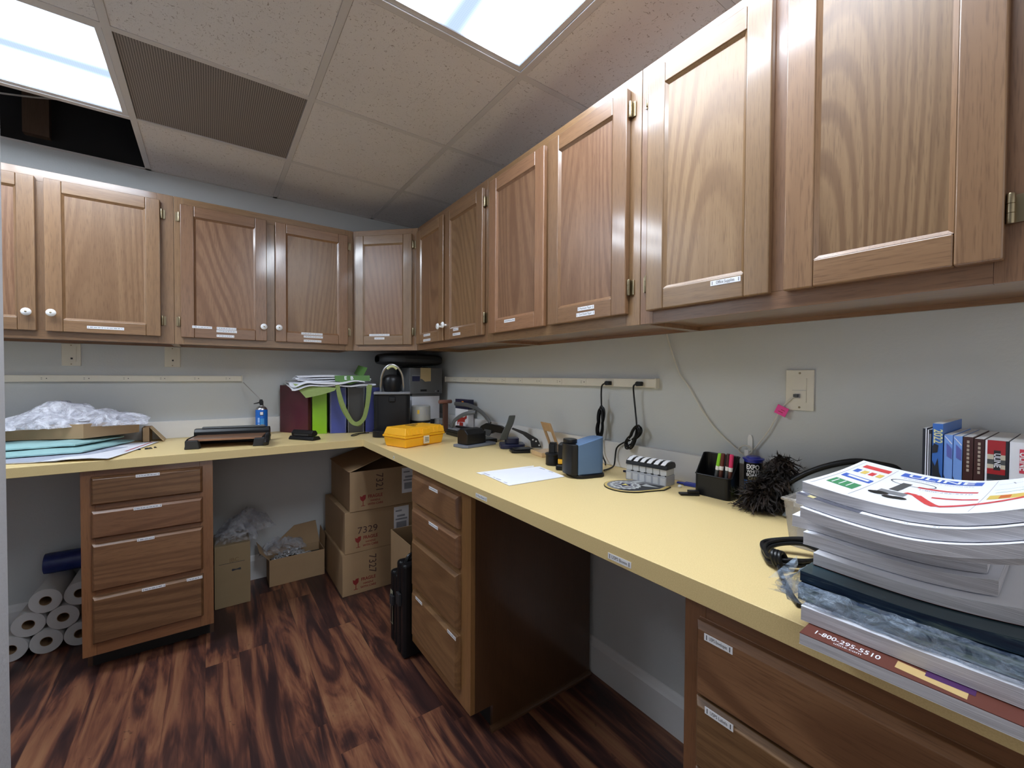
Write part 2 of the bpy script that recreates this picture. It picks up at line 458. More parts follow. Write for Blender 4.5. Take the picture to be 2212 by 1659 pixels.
# baseboards with a small cove on top
BBP = [(0, 0), (0.016, 0), (0.016, 0.118), (0.012, 0.128), (0.008, 0.140), (0.004, 0.148), (0, 0.15)]
b = MB(); b.prism([(-p, q) for p, q in BBP], YR, -0.016, 'y', 0); struct('baseboard_right', b, TRIMW)
b = MB(); b.prism([(-p, q) for p, q in BBP], XL, 0, 'x', 0); struct('baseboard_back', b, TRIMW)

# fluorescent fixtures
def fixture(label, cx, cy, lx, ly, across, tubes, open_edge=False):
    t = thing('ceiling_light', label, 'ceiling light', (cx, cy, H + 0.004))
    m = MB()
    w = 0.018
    m.box(-lx / 2, lx / 2, -ly / 2, -ly / 2 + w, 0, 0.012); m.box(-lx / 2, lx / 2, ly / 2 - w, ly / 2, 0, 0.012)
    m.box(-lx / 2, -lx / 2 + w, -ly / 2 + w, ly / 2 - w, 0, 0.012); m.box(lx / 2 - w, lx / 2, -ly / 2 + w, ly / 2 - w, 0, 0.012)
    m.build('door_frame', CEILB, t)
    m = MB(); m.box(-lx / 2, lx / 2, -ly / 2, ly / 2, 0.02, 0.11); m.build('housing', TRIMW, t)
    m = MB(); m.box(-lx / 2 + w, lx / 2 - w, -ly / 2 + w, ly / 2 - w, 0.004, 0.008)
    m.build('diffuser', lens_mat('lit_prismatic_lens_' + across + str(len(_PM)), across, tubes, LIGHT, across), t)
    return t
g2 = G - 0.028
fixture('bright fluorescent ceiling panel beside the dark open ceiling bay', GX - 3 * G, GY - G / 2, 2 * G - 0.028, g2, 'y', (-0.15, 0.15))
fixture('fluorescent ceiling panel with a blue-white ribbed diffuser near the right wall cabinets', GX - G / 2, GY - 3 * G, g2, 2 * G - 0.028, 'x', (-0.15, 0.15))

# return-air grille panel in its bay
GRM, nt, bs = nodes('perforated_grille')
v, _ = objcoord(nt)
sp = N(nt, 'ShaderNodeSeparateXYZ'); nt.links.new(v, sp.inputs[0])
sx = mathn(nt, 'SINE', mathn(nt, 'MULTIPLY', sp.outputs[0], 2 * PI / 0.0075)); sy = mathn(nt, 'SINE', mathn(nt, 'MULTIPLY', sp.outputs[1], 2 * PI / 0.0075))
hole = mathn(nt, 'GREATER_THAN', mathn(nt, 'ADD', sx, sy), 0.25)
nt.links.new(mixc(nt, hole, (0.33, 0.295, 0.275, 1), (0.07, 0.06, 0.055, 1)), bs.inputs['Base Color']); bs.inputs['Roughness'].default_value = 0.6
t = thing('ceiling_vent', 'brown-grey perforated return-air panel set in the ceiling grid', 'ceiling vent', (GX - 1.5 * G, GY - 0.5 * G, H + 0.004))
m = MB(); m.box(-g2 / 2, g2 / 2, -g2 / 2, g2 / 2, 0, 0.006); m.build('perforated_panel', GRM, t)
m = MB(); m.box(-g2 / 2, g2 / 2, -g2 / 2, g2 / 2, 0.0065, 0.04); m.build('duct_collar', BLACKV, t)
# what shows through the open bay: studs and slack cables
STUD = oak('stud_pine', 'z', light=(0.13, 0.085, 0.055), dark=(0.08, 0.05, 0.03))
m = MB(); m.box(-0.045, 0.045, -0.02, 0.02, 0, 0.66)
tag(m.build('wall_stud', STUD, loc=(-2.03, -0.022, H + 0.04)), 'bare timber stud seen through the open ceiling bay', 'stud')['kind'] = 'structure'
CABW = plain('cable_grey', (0.42, 0.39, 0.35), 0.6)
for k, (z, sag, x0, x1, yy, lab) in enumerate([
        (2.60, 0.05, -2.9, -1.5, -0.20, 'grey cable sagging lowest across the open ceiling bay'),
        (2.70, 0.09, -2.9, -1.6, -0.30, 'grey cable drooping in a deep curve near the timber stud'),
        (2.72, 0.03, -2.9, -1.7, -0.34, 'grey cable stretched nearly straight high in the open ceiling bay'),
        (2.80, 0.03, -2.9, -1.65, -0.44, 'thin grey cable hanging behind the others in the open bay')]):
    m = MB(); pts = []
    for i in range(15):
        q = i / 14
        pts.append((x0 + (x1 - x0) * q, yy + 0.05 * math.sin(q * 5 + k), z - sag * 4 * q * (1 - q) + 0.02 * math.sin(q * 9 + k * 2)))
    m.tube(pts, 0.004, 6); tag(m.build('loose_cable', CABW), lab, 'cable', 'loose cables above the ceiling')

# ------------------------------------------------------------------ wall cabinets
ZB, ZT, DEP = 1.435, 2.187, 0.305
def strip(parent, x, z, w, text=None, h=0.0125, y=0.0, tilt=0.0, size=0.0095):
    """adhesive label strip on a front; origin at its centre"""
    m = MB()
    m.box(-w / 2, w / 2, -0.0006, 0, -h / 2, h / 2, 0)
    for sgn in (-1, 1):
        m.box(sgn * (w / 2 - 0.0045) - 0.0007, sgn * (w / 2 - 0.0045) + 0.0007, -0.0009, -0.0005, -h * 0.33, h * 0.33, 1)
    if text: m.text(text, size, (0, -0.0009, 0.0003), (1, 0, 0), (0, 0, 1), 1, sx=min(1.0, (w - 0.014) / (0.52 * size * len(text))))
    else:
        x1 = -w / 2 + 0.009
        rr = random.Random(int(w * 1e5) + int(x * 1e4))
        while x1 < w / 2 - 0.012:
            q = rr.uniform(0.005, 0.013); q = min(q, w / 2 - 0.008 - x1)
            m.box(x1, x1 + q, -0.0009, -0.0005, -h * 0.16, h * rr.uniform(0.1, 0.22), 2); x1 += q + 0.0022
    o = m.build('label_strip', [LABELW, INK, INKG], parent, loc=(x, y, z), rot=(0, tilt, 0))
    return o
def door(parent, x0, x1, z0, z1, yf, fw_=0.056, hinge=None, knob=None, labels=(), inst=0):
    """framed oak door; front face at local y = -(yf+0.02); origin bottom left corner"""
    w, h = x1 - x0, z1 - z0
    t = 0.02
    m = MB()
    c = 0.006
    def bar(xa, xb, za, zb, mi, edges):   # edges: outer sides chamfered to the back
        m.box(xa, xb, -t, 0, za, zb, mi)
    bar(0, fw_, 0, h, 0, 'l'); bar(w - fw_, w, 0, h, 0, 'r')
    bar(fw_, w - fw_, 0, fw_, 1, 'b'); bar(fw_, w - fw_, h - fw_, h, 1, 't')
    # thin sloped moulding inside the frame
    a, d = fw_ , 0.008
    for (p, q, r, s_) in (((a, a), (w - a, a), (w - a - d, a + d), (a + d, a + d)), ((w - a, h - a), (a, h - a), (a + d, h - a - d), (w - a - d, h - a - d)),
                          ((a, h - a), (a, a), (a + d, a + d), (a + d, h - a - d)), ((w - a, a), (w - a, h - a), (w - a - d, h - a - d), (w - a - d, a + d))):
        m.quad((p[0], -t + 0.002, p[1]), (q[0], -t + 0.002, q[1]), (r[0], -t + 0.0085, r[1]), (s_[0], -t + 0.0085, s_[1]), 2)
    o = m.build('door', [OAK_V, OAK_H, OAK_V], parent, loc=(x0, -yf, z0), bevel=0.0035, bseg=2, angle=30)
    m = MB(); m.box(a + 0.0005, w - a - 0.0005, -t + 0.0085, -0.003, a + 0.0005, h - a - 0.0005)
    m.build('panel', OAK_P, o)
    if knob:
        kx, kz = knob[0] - x0, knob[1] - z0
        m = MB().at((0, 0, 0), rx=PI / 2)
        m.lathe([(0.006, 0), (0.0055, 0.010), (0.011, 0.014), (0.0165, 0.019), (0.0165, 0.022), (0.012, 0.0265), (0.005, 0.028)], 20)
        m.lathe([(0.004, 0.0281), (0.002, 0.0292)], 10, 1)
        m.build('knob', [KNOBM, BRASS], o, loc=(kx, -t, kz))
    for hx, hz in (hinge or ()):
        m = MB()
        m.lathe([(0.0045, -0.024), (0.0052, -0.022), (0.0052, -0.008), (0.0045, -0.0075), (0.0052, -0.007), (0.0052, 0.007), (0.0045, 0.0075), (0.0052, 0.008), (0.0052, 0.022), (0.0045, 0.024)], 12)
        sg = 1 if hx > w / 2 else -1
        m.box(-0.002 if sg > 0 else -0.014, 0.014 if sg > 0 else 0.002, 0.0065, 0.0085, -0.022, 0.022)
        m.build('hinge', BRASS, o, loc=(w + 0.0055 if sg > 0 else -0.0055, -t + 0.010, hz))
    for lx, lz, lw, tx in labels:
        strip(o, lx - x0, lz - z0, lw, tx, y=-t - 0.0002, size=0.0105)
    return o
def wall_cabinet(label, W, loc, rz, doors, group, mid=True):
    t = thing('wall_cabinet', label, 'cabinet', loc, rz, group)
    m = MB()
    z0, z1, D = ZB, ZT, DEP
    m.box(0, 0.016, -D + 0.019, -0.001, z0, z1, 0); m.box(W - 0.016, W, -D + 0.019, -0.001, z0, z1, 0)
    m.box(0.016, W - 0.016, -D + 0.019, -0.001, z0 + 0.012, z0 + 0.026, 1)
    m.box(0.016, W - 0.016, -D + 0.019, -0.001, z1 - 0.016, z1, 1)
    m.box(0.016, W - 0.016, -0.012, -0.001, z0, z1 - 0.016, 1)
    m.box(0.016, W - 0.016, -D + 0.06, -0.013, 1.79, 1.805, 1)
    m.build('carcass', [OAK_V, OAK_H], t)
    m = MB(); s = 0.04
    sa = doors[0]['x0'] + 0.012; sb = doors[-1]['x1'] - 0.012
    m.box(0.0005, sa, -D, -D + 0.0188, z0, z1, 0); m.box(sb, W - 0.0005, -D, -D + 0.0188, z0, z1, 0)
    m.box(sa, sb, -D, -D + 0.0188, z0, z0 + s, 1); m.box(sa, sb, -D, -D + 0.0188, z1 - s - 0.012, z1, 1)
    if mid:
        c = (doors[0]['x1'] + doors[1]['x0']) / 2
        m.box(c - 0.02, c + 0.02, -D, -D + 0.0188, z0 + s, z1 - s - 0.012, 0)
    m.build('face_frame', [OAK_V, OAK_H], t, bevel=0.0008, bseg=1)
    for d in doors:
        door(t, d['x0'], d['x1'], 1.470, d.get('z1', 2.150), D + 0.0005, hinge=d.get('h'), knob=d.get('k'), labels=d.get('l', ()))
    return t
HZ = (0.080, 0.615)
def hh(side, w): return [((w if side == 'r' else 0), z) for z in HZ]
GR = 'oak wall cabinets'
# left wall
X0 = -2.41
D_ = lambda a, o=X0: a - o
wall_cabinet('oak wall cabinet at the far left, two doors with white knobs, above the bubble wrap', 0.913, (X0, 0, 0), 0, [
    dict(x0=D_(-2.355), x1=D_(-1.975), h=hh('l', .38), k=(D_(-2.0), 1.549)),
    dict(x0=D_(-1.948), x1=D_(-1.549), h=hh('r', .40), k=(D_(-1.925), 1.551), l=[(D_(-1.75), 1.4965, 0.128, None)])], GR)
X0 = -1.497
wall_cabinet('oak wall cabinet left of the corner, two knobbed doors with stacked white label strips', 0.887, (X0, 0, 0), 0, [
    dict(x0=D_(-1.470, X0), x1=D_(-1.086, X0), h=hh('l', .38), k=(D_(-1.103, X0), 1.548),
         l=[(D_(-1.382, X0), 1.5265, .084, None), (D_(-1.276, X0), 1.5265, .087, None), (D_(-1.275, X0), 1.5115, .091, None), (D_(-1.281, X0), 1.486, .078, None)]),
    dict(x0=D_(-1.044, X0), x1=D_(-0.645, X0), h=hh('r', .40), k=(D_(-1.028, X0), 1.548),
         l=[(D_(-0.853, X0), 1.5245, .117, None), (D_(-0.846, X0), 1.507, .105, None), (D_(-0.850, X0), 1.4825, .097, None)])], GR)
# right wall
wall_cabinet('oak wall cabinet beside the corner on the right wall, its two doors with tiny knobs', 0.803, (0, -0.612, 0), -PI / 2, [
    dict(x0=0.020, x1=0.382, h=None, k=(0.362, 1.547), l=[(0.178, 1.5155, .09, None), (0.178, 1.486, .10, None)]),
    dict(x0=0.405, x1=0.785, h=hh('r', .38), k=(0.422, 1.549), l=[(0.532, 1.517, .055, None), (0.54, 1.4925, .08, None)])], GR)
wall_cabinet('oak wall cabinet midway along the right wall, labelled Premium Paper', 0.852, (0, -1.416, 0), -PI / 2, [
    dict(x0=0.040, x1=0.424, h=hh('l', .38), l=[(0.205, 1.513, .078, None)]),
    dict(x0=0.449, x1=0.812, h=hh('r', .363), l=[(0.648, 1.509, .075, 'Premium Paper'), (0.646, 1.4895, .084, 'Card Stock Paper')])], GR)
wall_cabinet('oak wall cabinet nearest on the right, labelled Office Supplies', 0.770, (0, -2.269, 0), -PI / 2, [
    dict(x0=0.033, x1=0.364, h=hh('l', .33), l=[(0.266, 1.5145, .074, 'Office Supplies')]),
    dict(x0=0.394, x1=0.712, h=hh('r', .318))], GR)
# diagonal corner cabinet
t = thing('corner_cabinet', 'diagonal oak wall cabinet with one narrow door across the corner', 'cabinet', (0, 0, 0), 0, GR)
m = MB(); c = DEP - 0.0135
m.prism([(-0.608, -0.001), (-0.608, -c), (-c, -0.608), (-0.001, -0.608), (-0.001, -0.001)], ZB + 0.012, ZT, 'z', 0)
m.build('carcass', OAK_V, t)
p0 = Vector((-0.6095, -DEP, 0)); L = 0.4305
def diag_child(o):
    o.location = Matrix.Translation(p0) @ Matrix.Rotation(-PI / 4, 4, 'Z') @ Vector(o.location)
    o.rotation_euler = (0, 0, -PI / 4)
m = MB()
m.box(0, 0.036, 0, 0.019, ZB, ZT, 0); m.box(L - 0.036, L, 0, 0.019, ZB, ZT, 0)
m.box(0.036, L - 0.036, 0, 0.019, ZB, ZB + 0.04, 1); m.box(0.036, L - 0.036, 0, 0.019, ZT - 0.052, ZT, 1)
diag_child(m.build('face_frame', [OAK_V, OAK_H], t, bevel=0.0008, bseg=1))
diag_child(door(t, 0.024, 0.398, 1.470, 2.150, 0.0005, hinge=hh('r', .374), labels=[(0.188, 1.5305, .135, None), (0.188, 1.5095, .066, None)]))

# ------------------------------------------------------------------ worktop and base cabinets
ZC, CD, CT = 0.9164, 0.648, 0.040
YE = -3.5
m = MB()
pts = [(XL, -CD), (-CD, -CD), (-CD, YE), (-0.001, YE), (-0.001, -0.001), (XL, -0.001)]
m.prism(pts, ZC - CT, ZC, 'z', 0)
wt = thing('worktop', 'pale yellow laminate L-shaped worktop running round both walls', 'worktop', (0, 0, 0))
m.build('worktop_slab', COUNTERM, wt, bevel=0.0012, bseg=1)
m = MB()
m.prism([(XL, -0.02), (-0.02, -0.02), (-0.02, YE), (-0.002, YE), (-0.002, -0.002), (XL, -0.002)], ZC + 0.0002, ZC + 0.098, 'z', 0)
m.build('backsplash', BSPLASH, wt, bevel=0.002)
def cstrip(y, w, txt, z):
    m = MB(); m.box(-w / 2, w / 2, -0.0006, 0, -0.0065, 0.0065, 0)
    for sg in (-1, 1): m.box(sg * (w / 2 - 0.005) - 0.0008, sg * (w / 2 - 0.005) + 0.0008, -0.0009, -0.0005, -0.0045, 0.0045, 1)
    if txt: m.text(txt, 0.0095, (0, -0.0009, 0), (1, 0, 0), (0, 0, 1), 1, sx=0.9)
    m.build('label_strip', [LABELW, INK], wt, loc=(-CD - 0.0002, y, z), rz=-PI / 2)
cstrip(-1.927, .068, 'Photo Board', 0.8915); cstrip(-2.487, .062, 'USPS Boxes', 0.890)
cstrip(-1.139, .012, None, 0.893)

def base_cabinet(label, W, loc, rz, dx0, dx1, rows, labels, group='oak drawer units under the worktop', left_mold=False, right_mold=False):
    t = thing('drawer_cabinet', label, 'cabinet', loc, rz, group)
    D = 0.60; z0, z1 = 0.0, ZC - CT - 0.0005
    m = MB()
    # side panels with a toe notch, back and top
    for xa, xb in ((0, 0.016), (W - 0.016, W)):
        m.prism([(-0.03, z0), (-D + 0.075, z0), (-D + 0.075, 0.088), (-D, 0.088), (-D, z1), (-0.03, z1)], xa, xb, 'x', 0)
    m.box(0.016, W - 0.016, -0.05, -0.04, z0, z1, 0)
    m.box(0.016, W - 0.016, -D, -0.05, 0.088, 0.10, 0)
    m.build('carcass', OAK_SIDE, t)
    m = MB(); m.box(0.016, W - 0.016, -D + 0.075, -D + 0.087, 0, 0.088); m.build('toe_kick', BLACKV, t)
    m = MB(); s = 0.035
    yf, yb = -D - 0.019, -D - 0.0002
    sa, sb = dx0 + 0.010, dx1 - 0.010
    m.box(0, sa, yf, yb, 0.088, z1, 0); m.box(sb, W, yf, yb, 0.088, z1, 0)
    zs = [z1] + [r for row in rows for r in row] + [0.088]
    zz = [(z1, rows[0][1])] + [(rows[i][0], rows[i + 1][1]) for i in range(len(rows) - 1)] + [(rows[-1][0], 0.088)]
    for a, b_ in zz: m.box(sa, sb, yf, yb, max(0.088, min(a, b_) - 0.008), min(z1, max(a, b_) + 0.008), 1)
    m.build('face_frame', [OAK_BV, OAK_BH], t, bevel=0.0008, bseg=1)
    if right_mold:
        q = [(0, 0), (0.016, 0), (0.0145, 0.006), (0.011, 0.011), (0.006, 0.0145), (0, 0.016)]
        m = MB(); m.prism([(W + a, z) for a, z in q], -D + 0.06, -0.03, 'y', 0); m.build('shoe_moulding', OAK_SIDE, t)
    for i, (za, zb) in enumerate(rows):
        w, h = dx1 - dx0, zb - za
        m = MB(); e, f = 0.004, 0.015; th = 0.021; c = 0.011
        # slab with a broad chamfer at the top edge and small ones round the rest
        B = [(0, 0, 0), (w, 0, 0), (w, 0, h), (0, 0, h)]
        Mi = [(0, -0.010, 0), (w, -0.010, 0), (w, -0.010, h), (0, -0.010, h)]
        F = [(c * .7, -th, c * .7), (w - c * .7, -th, c * .7), (w - c * .7, -th, h - c), (c * .7, -th, h - c)]
        m.add(B + Mi + F, [(3, 2, 1, 0)[::-1], (0, 1, 5, 4), (1, 2, 6, 5), (2, 3, 7, 6), (3, 0, 4, 7), (4, 5, 9, 8), (5, 6, 10, 9), (6, 7, 11, 10), (7, 4, 8, 11), (8, 9, 10, 11)], 0)
        o = m.build('drawer', OAK_D, t, loc=(dx0, yf - 0.0004, za), bevel=0.0015, bseg=2)
        for lx, lz, lw, tx in labels.get(i, ()):
            strip(o, lx - dx0, lz - za, lw, tx, y=-th - 0.0002, size=0.0085)
    return t
ROWS = [(0.728, 0.847), (0.586, 0.704), (0.364, 0.565), (0.142, 0.340)]
base_cabinet('oak four-drawer unit between the paper towel rolls and the tall carton', 0.449, (-1.792, 0, 0), 0, 0.034, 0.409, ROWS,
    {0: [(0.216, 0.836, 0.080, None)], 1: [(0.215, 0.694, 0.094, None)], 2: [(0.207, 0.555, 0.058, None)], 3: [(0.232, 0.331, 0.080, None), (0.377, 0.332, 0.058, None)]})
base_cabinet('oak four-drawer unit with a bare dark side panel beside the black tool cases', 0.520, (0, -1.292, 0), -PI / 2, 0.038, 0.450, ROWS,
    {0: [(0.262, 0.832, 0.078, None)], 1: [(0.262, 0.690, 0.084, None)], 3: [(0.122, 0.330, 0.068, None), (0.419, 0.334, 0.066, None)]}, right_mold=True)
base_cabinet('wide oak drawer unit nearest the camera, under the catalog stack', 0.762, (0, -2.622, 0), -PI / 2, 0.031, 0.725,
    [(0.703, 0.838), (0.572, 0.698), (0.364, 0.565), (0.142, 0.340)],
    {0: [(0.076, 0.819, 0.050, 'USPS Envelopes')], 1: [(0.079, 0.689, 0.050, 'USPS Labels')]})

# ================================================================== OBJECTS
Z0 = ZC + 0.0006
black = plain('black_plastic', (0.008, 0.008, 0.009), 0.34, spec=0.3, var=0.1)
blackm = plain('black_matte', (0.02, 0.02, 0.022), 0.6, var=0.1)
dgrey = plain('dark_grey_plastic', (0.075, 0.078, 0.078), 0.45)
mgrey = plain('mid_grey_plastic', (0.22, 0.225, 0.24), 0.4)
steel = plain('brushed_steel', (0.55, 0.56, 0.58), 0.28, 1.0)
white = plain('white_paper', (0.82, 0.83, 0.88), 0.6, var=0.02)
whitep = plain('white_plastic', (0.78, 0.78, 0.77), 0.35, var=0.02)
kraft = plain('kraft_board', (0.36, 0.235, 0.125), 0.75, var=0.08, scale=14)
kraftd = plain('kraft_board_brown', (0.27, 0.165, 0.085), 0.75, var=0.08, scale=14)
red = plain('print_red', (0.42, 0.03, 0.03), 0.6)
redb = plain('print_bright_red', (0.75, 0.07, 0.07), 0.5)
blue = plain('print_blue', (0.06, 0.14, 0.60), 0.5)
green = plain('print_green', (0.05, 0.25, 0.10), 0.5)
yellow = plain('print_yellow', (0.80, 0.52, 0.06), 0.5)
navy = plain('navy_plastic', (0.012, 0.014, 0.05), 0.3)
R_ = random.Random(11)

def film(name, col, lo=0.15, hi=0.75, rough=0.18, scale=18, opac=0.0):
    """thin clear plastic: mostly see-through, shiny where it creases"""
    m, nt, bs = nodes(name)
    out = nt.nodes['Material Output']
    v, _ = objcoord(nt)
    n = noise_n(nt, v, scale, 5, 0.65, 1.2)
    f = mathn(nt, 'ADD', mathn(nt, 'MULTIPLY', ramp(nt, n, [(0.38, (0,) * 3), (0.62, (1,) * 3)]), hi - lo), lo)
    tr = N(nt, 'ShaderNodeBsdfTransparent'); tr.inputs[0].default_value = (0.97, 0.97, 0.98, 1)
    mx = N(nt, 'ShaderNodeMixShader')
    nt.links.new(f, mx.inputs[0]); nt.links.new(tr.outputs[0], mx.inputs[1]); nt.links.new(bs.outputs[0], mx.inputs[2])
    nt.links.new(mx.outputs[0], out.inputs['Surface'])
    bs.inputs['Base Color'].default_value = (*col, 1); bs.inputs['Roughness'].default_value = rough
    bs.inputs['Specular IOR Level'].default_value = 0.9
    bump(nt, bs, noise_n(nt, v, scale * 2.2, 4, 0.6, 1.5), 0.8, 0.01)
    return m
FILM = film('clear_film', (0.72, 0.72, 0.78))
FILM_T = film('clear_film_thin', (0.6, 0.6, 0.62), 0.03, 0.34, scale=24)

def crumple(mb, cx, cy, z0, sx, sy, h, seed, nu=42, nv=30, rot=0, m=0, prof=None, rough=0.6):
    """a crumpled plastic sheet lying in a heap"""
    co, si = math.cos(rot), math.sin(rot)
    def fn(u, v):
        x = (u - 0.5) * sx; y = (v - 0.5) * sy
        e = min(u, 1 - u, v, 1 - v)
        n1 = noise.noise(Vector((u * 3.1 + seed, v * 2.6, seed * 0.7)))
        n2 = noise.noise(Vector((u * 8 + seed, v * 8, 3.3))); n3 = noise.noise(Vector((u * 19, v * 19 + seed, 9.1)))
        r1 = 1 - abs(noise.noise(Vector((u * 6, v * 6, seed)))) * 2.2
        p = prof(u, v) if prof else math.sin(PI * u) ** 0.6 * math.sin(PI * v) ** 0.6
        z = z0 + 0.004 + h * p * (0.72 + 0.35 * n1) + (0.25 * n2 + 0.14 * n3 + 0.12 * r1) * h * rough * min(1, e * 8 + 0.12)
        x += n2 * sx * 0.05 + n1 * sx * 0.08 * (1 if e < 0.1 else 0.4); y += n3 * sy * 0.07 + n2 * sy * 0.05
        return (cx + x * co - y * si, cy + x * si + y * co, max(z, z0 + 0.0015))
    mb.slab(fn, nu, nv, 0.0006, m)
    return mb

# ---------------------------------------------------------------- wall fittings
def power_strip(label, loc, rz, L, outs):
    t = thing('power_strip', label, 'power strip', loc, rz, 'long ivory power strips on the walls')
    m = MB(); m.box(0, L, -0.022, -0.0005, -0.0165, 0.0165); m.build('channel', OUTLET, t, bevel=0.002)
    for ox in outs:
        m = MB(); m.box(-0.021, 0.021, -0.0012, 0, -0.0125, 0.0125, 0)
        m.box(-0.012, -0.007, -0.0016, -0.001, 0.002, 0.0038, 1); m.box(-0.012, -0.007, -0.0016, -0.001, -0.0045, -0.0027, 1)
        m.box(0.006, 0.0095, -0.0016, -0.001, -0.0022, 0.0022, 1)
        m.build('outlet', [OUTLET, SLOT], t, loc=(ox, -0.0222, 0))
    m = MB(); m.box(-0.006, 0, -0.0235, -0.0004, -0.018, 0.018); m.box(L, L + 0.006, -0.0235, -0.0004, -0.018, 0.018)
    m.build('end_cap', OUTLET, t, bevel=0.001)
power_strip('ivory power strip along the left wall above the bubble wrap and paper trimmer', (-2.9, 0, 1.2555), 0, 1.705, [x + 2.9 for x in (-2.62, -2.47, -2.32, -2.17, -2.019, -1.868, -1.716, -1.564, -1.412, -1.262)])
power_strip('ivory power strip along the right wall with two black plugs in it', (0, -0.42, 1.2555), -PI / 2, 1.699, [y - 0.42 for y in (0.56, 0.704, 0.845, 0.987, 1.136, 1.287, 1.443, 1.595, 1.752, 1.905, 2.060)])

def wall_plate(label, loc, rz, kind):
    t = thing('wall_plate', label, 'wall plate', loc, rz, 'ivory wall plates')
    w, h = 0.070, 0.114
    m = MB(); m.box(-w / 2, w / 2, -0.006, -0.0005, -h / 2, h / 2); m.build('plate', OUTLET, t, bevel=0.0015)
    m = MB()
    if kind == 2:
        m.box(-0.017, 0.017, -0.008, -0.006, -0.034, 0.034, 0); m.box(-0.017, 0.017, -0.0083, -0.0079, -0.0005, 0.0005, 1)
        m.box(-0.011, 0.003, -0.0083, -0.0079, -0.022, -0.010, 1)
        m.build('jack_insert', [OUTLET, INKG], t)
    else:
        m.box(-0.018, 0.018, -0.008, -0.006, 0.004, 0.040, 0); m.box(-0.018, 0.018, -0.008, -0.006, -0.036, 0.0, 0)
        m.box(-0.002, 0.006, -0.0085, -0.0079, -0.024, -0.015, 1)
        m.build('jack_insert', [OUTLET, SLOT], t)
    for z in (-0.048, 0.048):
        m = MB().at((0, -0.006, z), rx=PI / 2); m.lathe([(0.003, 0), (0.0025, 0.0012)], 10); m.build('screw', BRASS, t)
    return t
wall_plate('ivory wall plate partly tucked under the far left wall cabinet', (-1.927, 0, 1.377), 0, 1)
wall_plate('ivory wall plate under the seam between the two left wall cabinets', (-1.523, 0, 1.377), 0, 1)
wall_plate('large ivory wall plate on the right wall, pink-tagged cable plugged in', (0, -2.582, 1.244), -PI / 2, 2)

# white cable from the cabinet down to a hook and up to the plate
cabw = plain('cable_white', (0.66, 0.64, 0.56), 0.5)
m = MB()
X_ = -0.008
P = [(-2.157, 1.434), (-2.168, 1.40), (-2.179, 1.369), (-2.196, 1.325), (-2.213, 1.287), (-2.249, 1.242), (-2.30, 1.162), (-2.341, 1.112), (-2.38, 1.079), (-2.409, 1.056), (-2.428, 1.046)]
pts = [(X_, y, z) for y, z in P]
for k in range(30):
    a = -PI * 0.6 + k / 29 * 4 * PI
    pts.append((X_ - 0.004 - 0.0003 * k, -2.444 - 0.019 * math.cos(a) * (1 + 0.1 * math.sin(k)), 1.056 + 0.0145 * math.sin(a)))
pts += [(X_, y, z) for y, z in [(-2.465, 1.062), (-2.491, 1.10), (-2.509, 1.13), (-2.525, 1.165), (-2.539, 1.193), (-2.553, 1.21)]] + [(-0.010, -2.566, 1.222), (-0.014, -2.573, 1.227), (-0.009, -2.576, 1.229)]
m.tube(pts, 0.0022, 8)
t = thing('white_cable', 'thin white cable running down the right wall, coiled on a hook, then up to the wall plate', 'cable')
t['label'] = 'thin white cable looped on the right wall between cabinet and wall plate'
m.build('cord', cabw, t)
m = MB(); m.box(-0.0185, -0.007, -0.005, 0.005, -0.004, 0.004, 0); m.build('plug', dgrey, t, loc=(0, -2.576, 1.229))
m = MB(); m.box(-0.0022, 0, -0.0155, 0.0155, -0.013, 0.013, 0)
m.box(-0.0026, -0.0021, -0.009, 0.002, 0.002, 0.0035, 1); m.box(-0.0026, -0.0021, -0.006, 0.007, -0.005, -0.0035, 1)
m.build('pink_tag', [plain('tag_pink', (0.85, 0.07, 0.33), 0.6), red], t, loc=(X_ - 0.004, -2.540, 1.184), rot=(0.42, 0, 0))
m = MB(); m.prism([(-0.008, -0.03), (0.008, -0.03), (0.007, 0.022), (0.004, 0.032), (-0.004, 0.032), (-0.007, 0.022)], 0, 0.004, 'y', 0)
m.prism([(-0.006, -0.03), (0.006, -0.03), (0.006, -0.012), (-0.006, -0.012)], -0.022, -0.018, 'y', 0); m.box(-0.006, 0.006, -0.018, 0.0, -0.03, -0.026, 0)
tag(m.build('adhesive_hook', whitep, loc=(-0.0045, -2.450, 1.071), rz=-PI / 2, bevel=0.001), 'small white adhesive hook holding the coiled white cable', 'hook')

# two plugged black cords
def bundle(mb, c, ax, L, W, n, r, seed):
    ax = Vector(ax).normalized(); side = ax.cross(Vector((1, 0, 0))).normalized()
    rr = random.Random(seed)
    for k in range(n):
        w = W * rr.uniform(0.55, 1.0); l = L * rr.uniform(0.85, 1.05); o = rr.uniform(-0.006, 0.006); s0 = rr.uniform(-0.35, 0.35)
        pts = []
        for i in range(28):
            a = 2 * PI * i / 28
            wd = w * math.sin(a) * (0.35 + 0.65 * abs(math.cos(a)))
            p = Vector(c) + ax * (l / 2 * math.cos(a)) + side * (wd + s0 * W * 0.5 * math.cos(a) ** 2) + Vector((o + 0.003 * math.sin(3 * a), 0, 0))
            pts.append(p)
        mb.tube(pts, r, 6, closed=True)
def smooth(pts, n=6):
    out = []; P = [Vector(p) for p in pts]
    for i in range(len(P) - 1):
        a = P[max(0, i - 1)]; b = P[i]; c = P[i + 1]; d = P[min(len(P) - 1, i + 2)]
        for k in range(n):
            t = k / n
            out.append(0.5 * ((2 * b) + (c - a) * t + (2 * a - 5 * b + 4 * c - d) * t * t + (3 * b - a - 3 * c + d) * t ** 3))
    return out + [P[-1]]
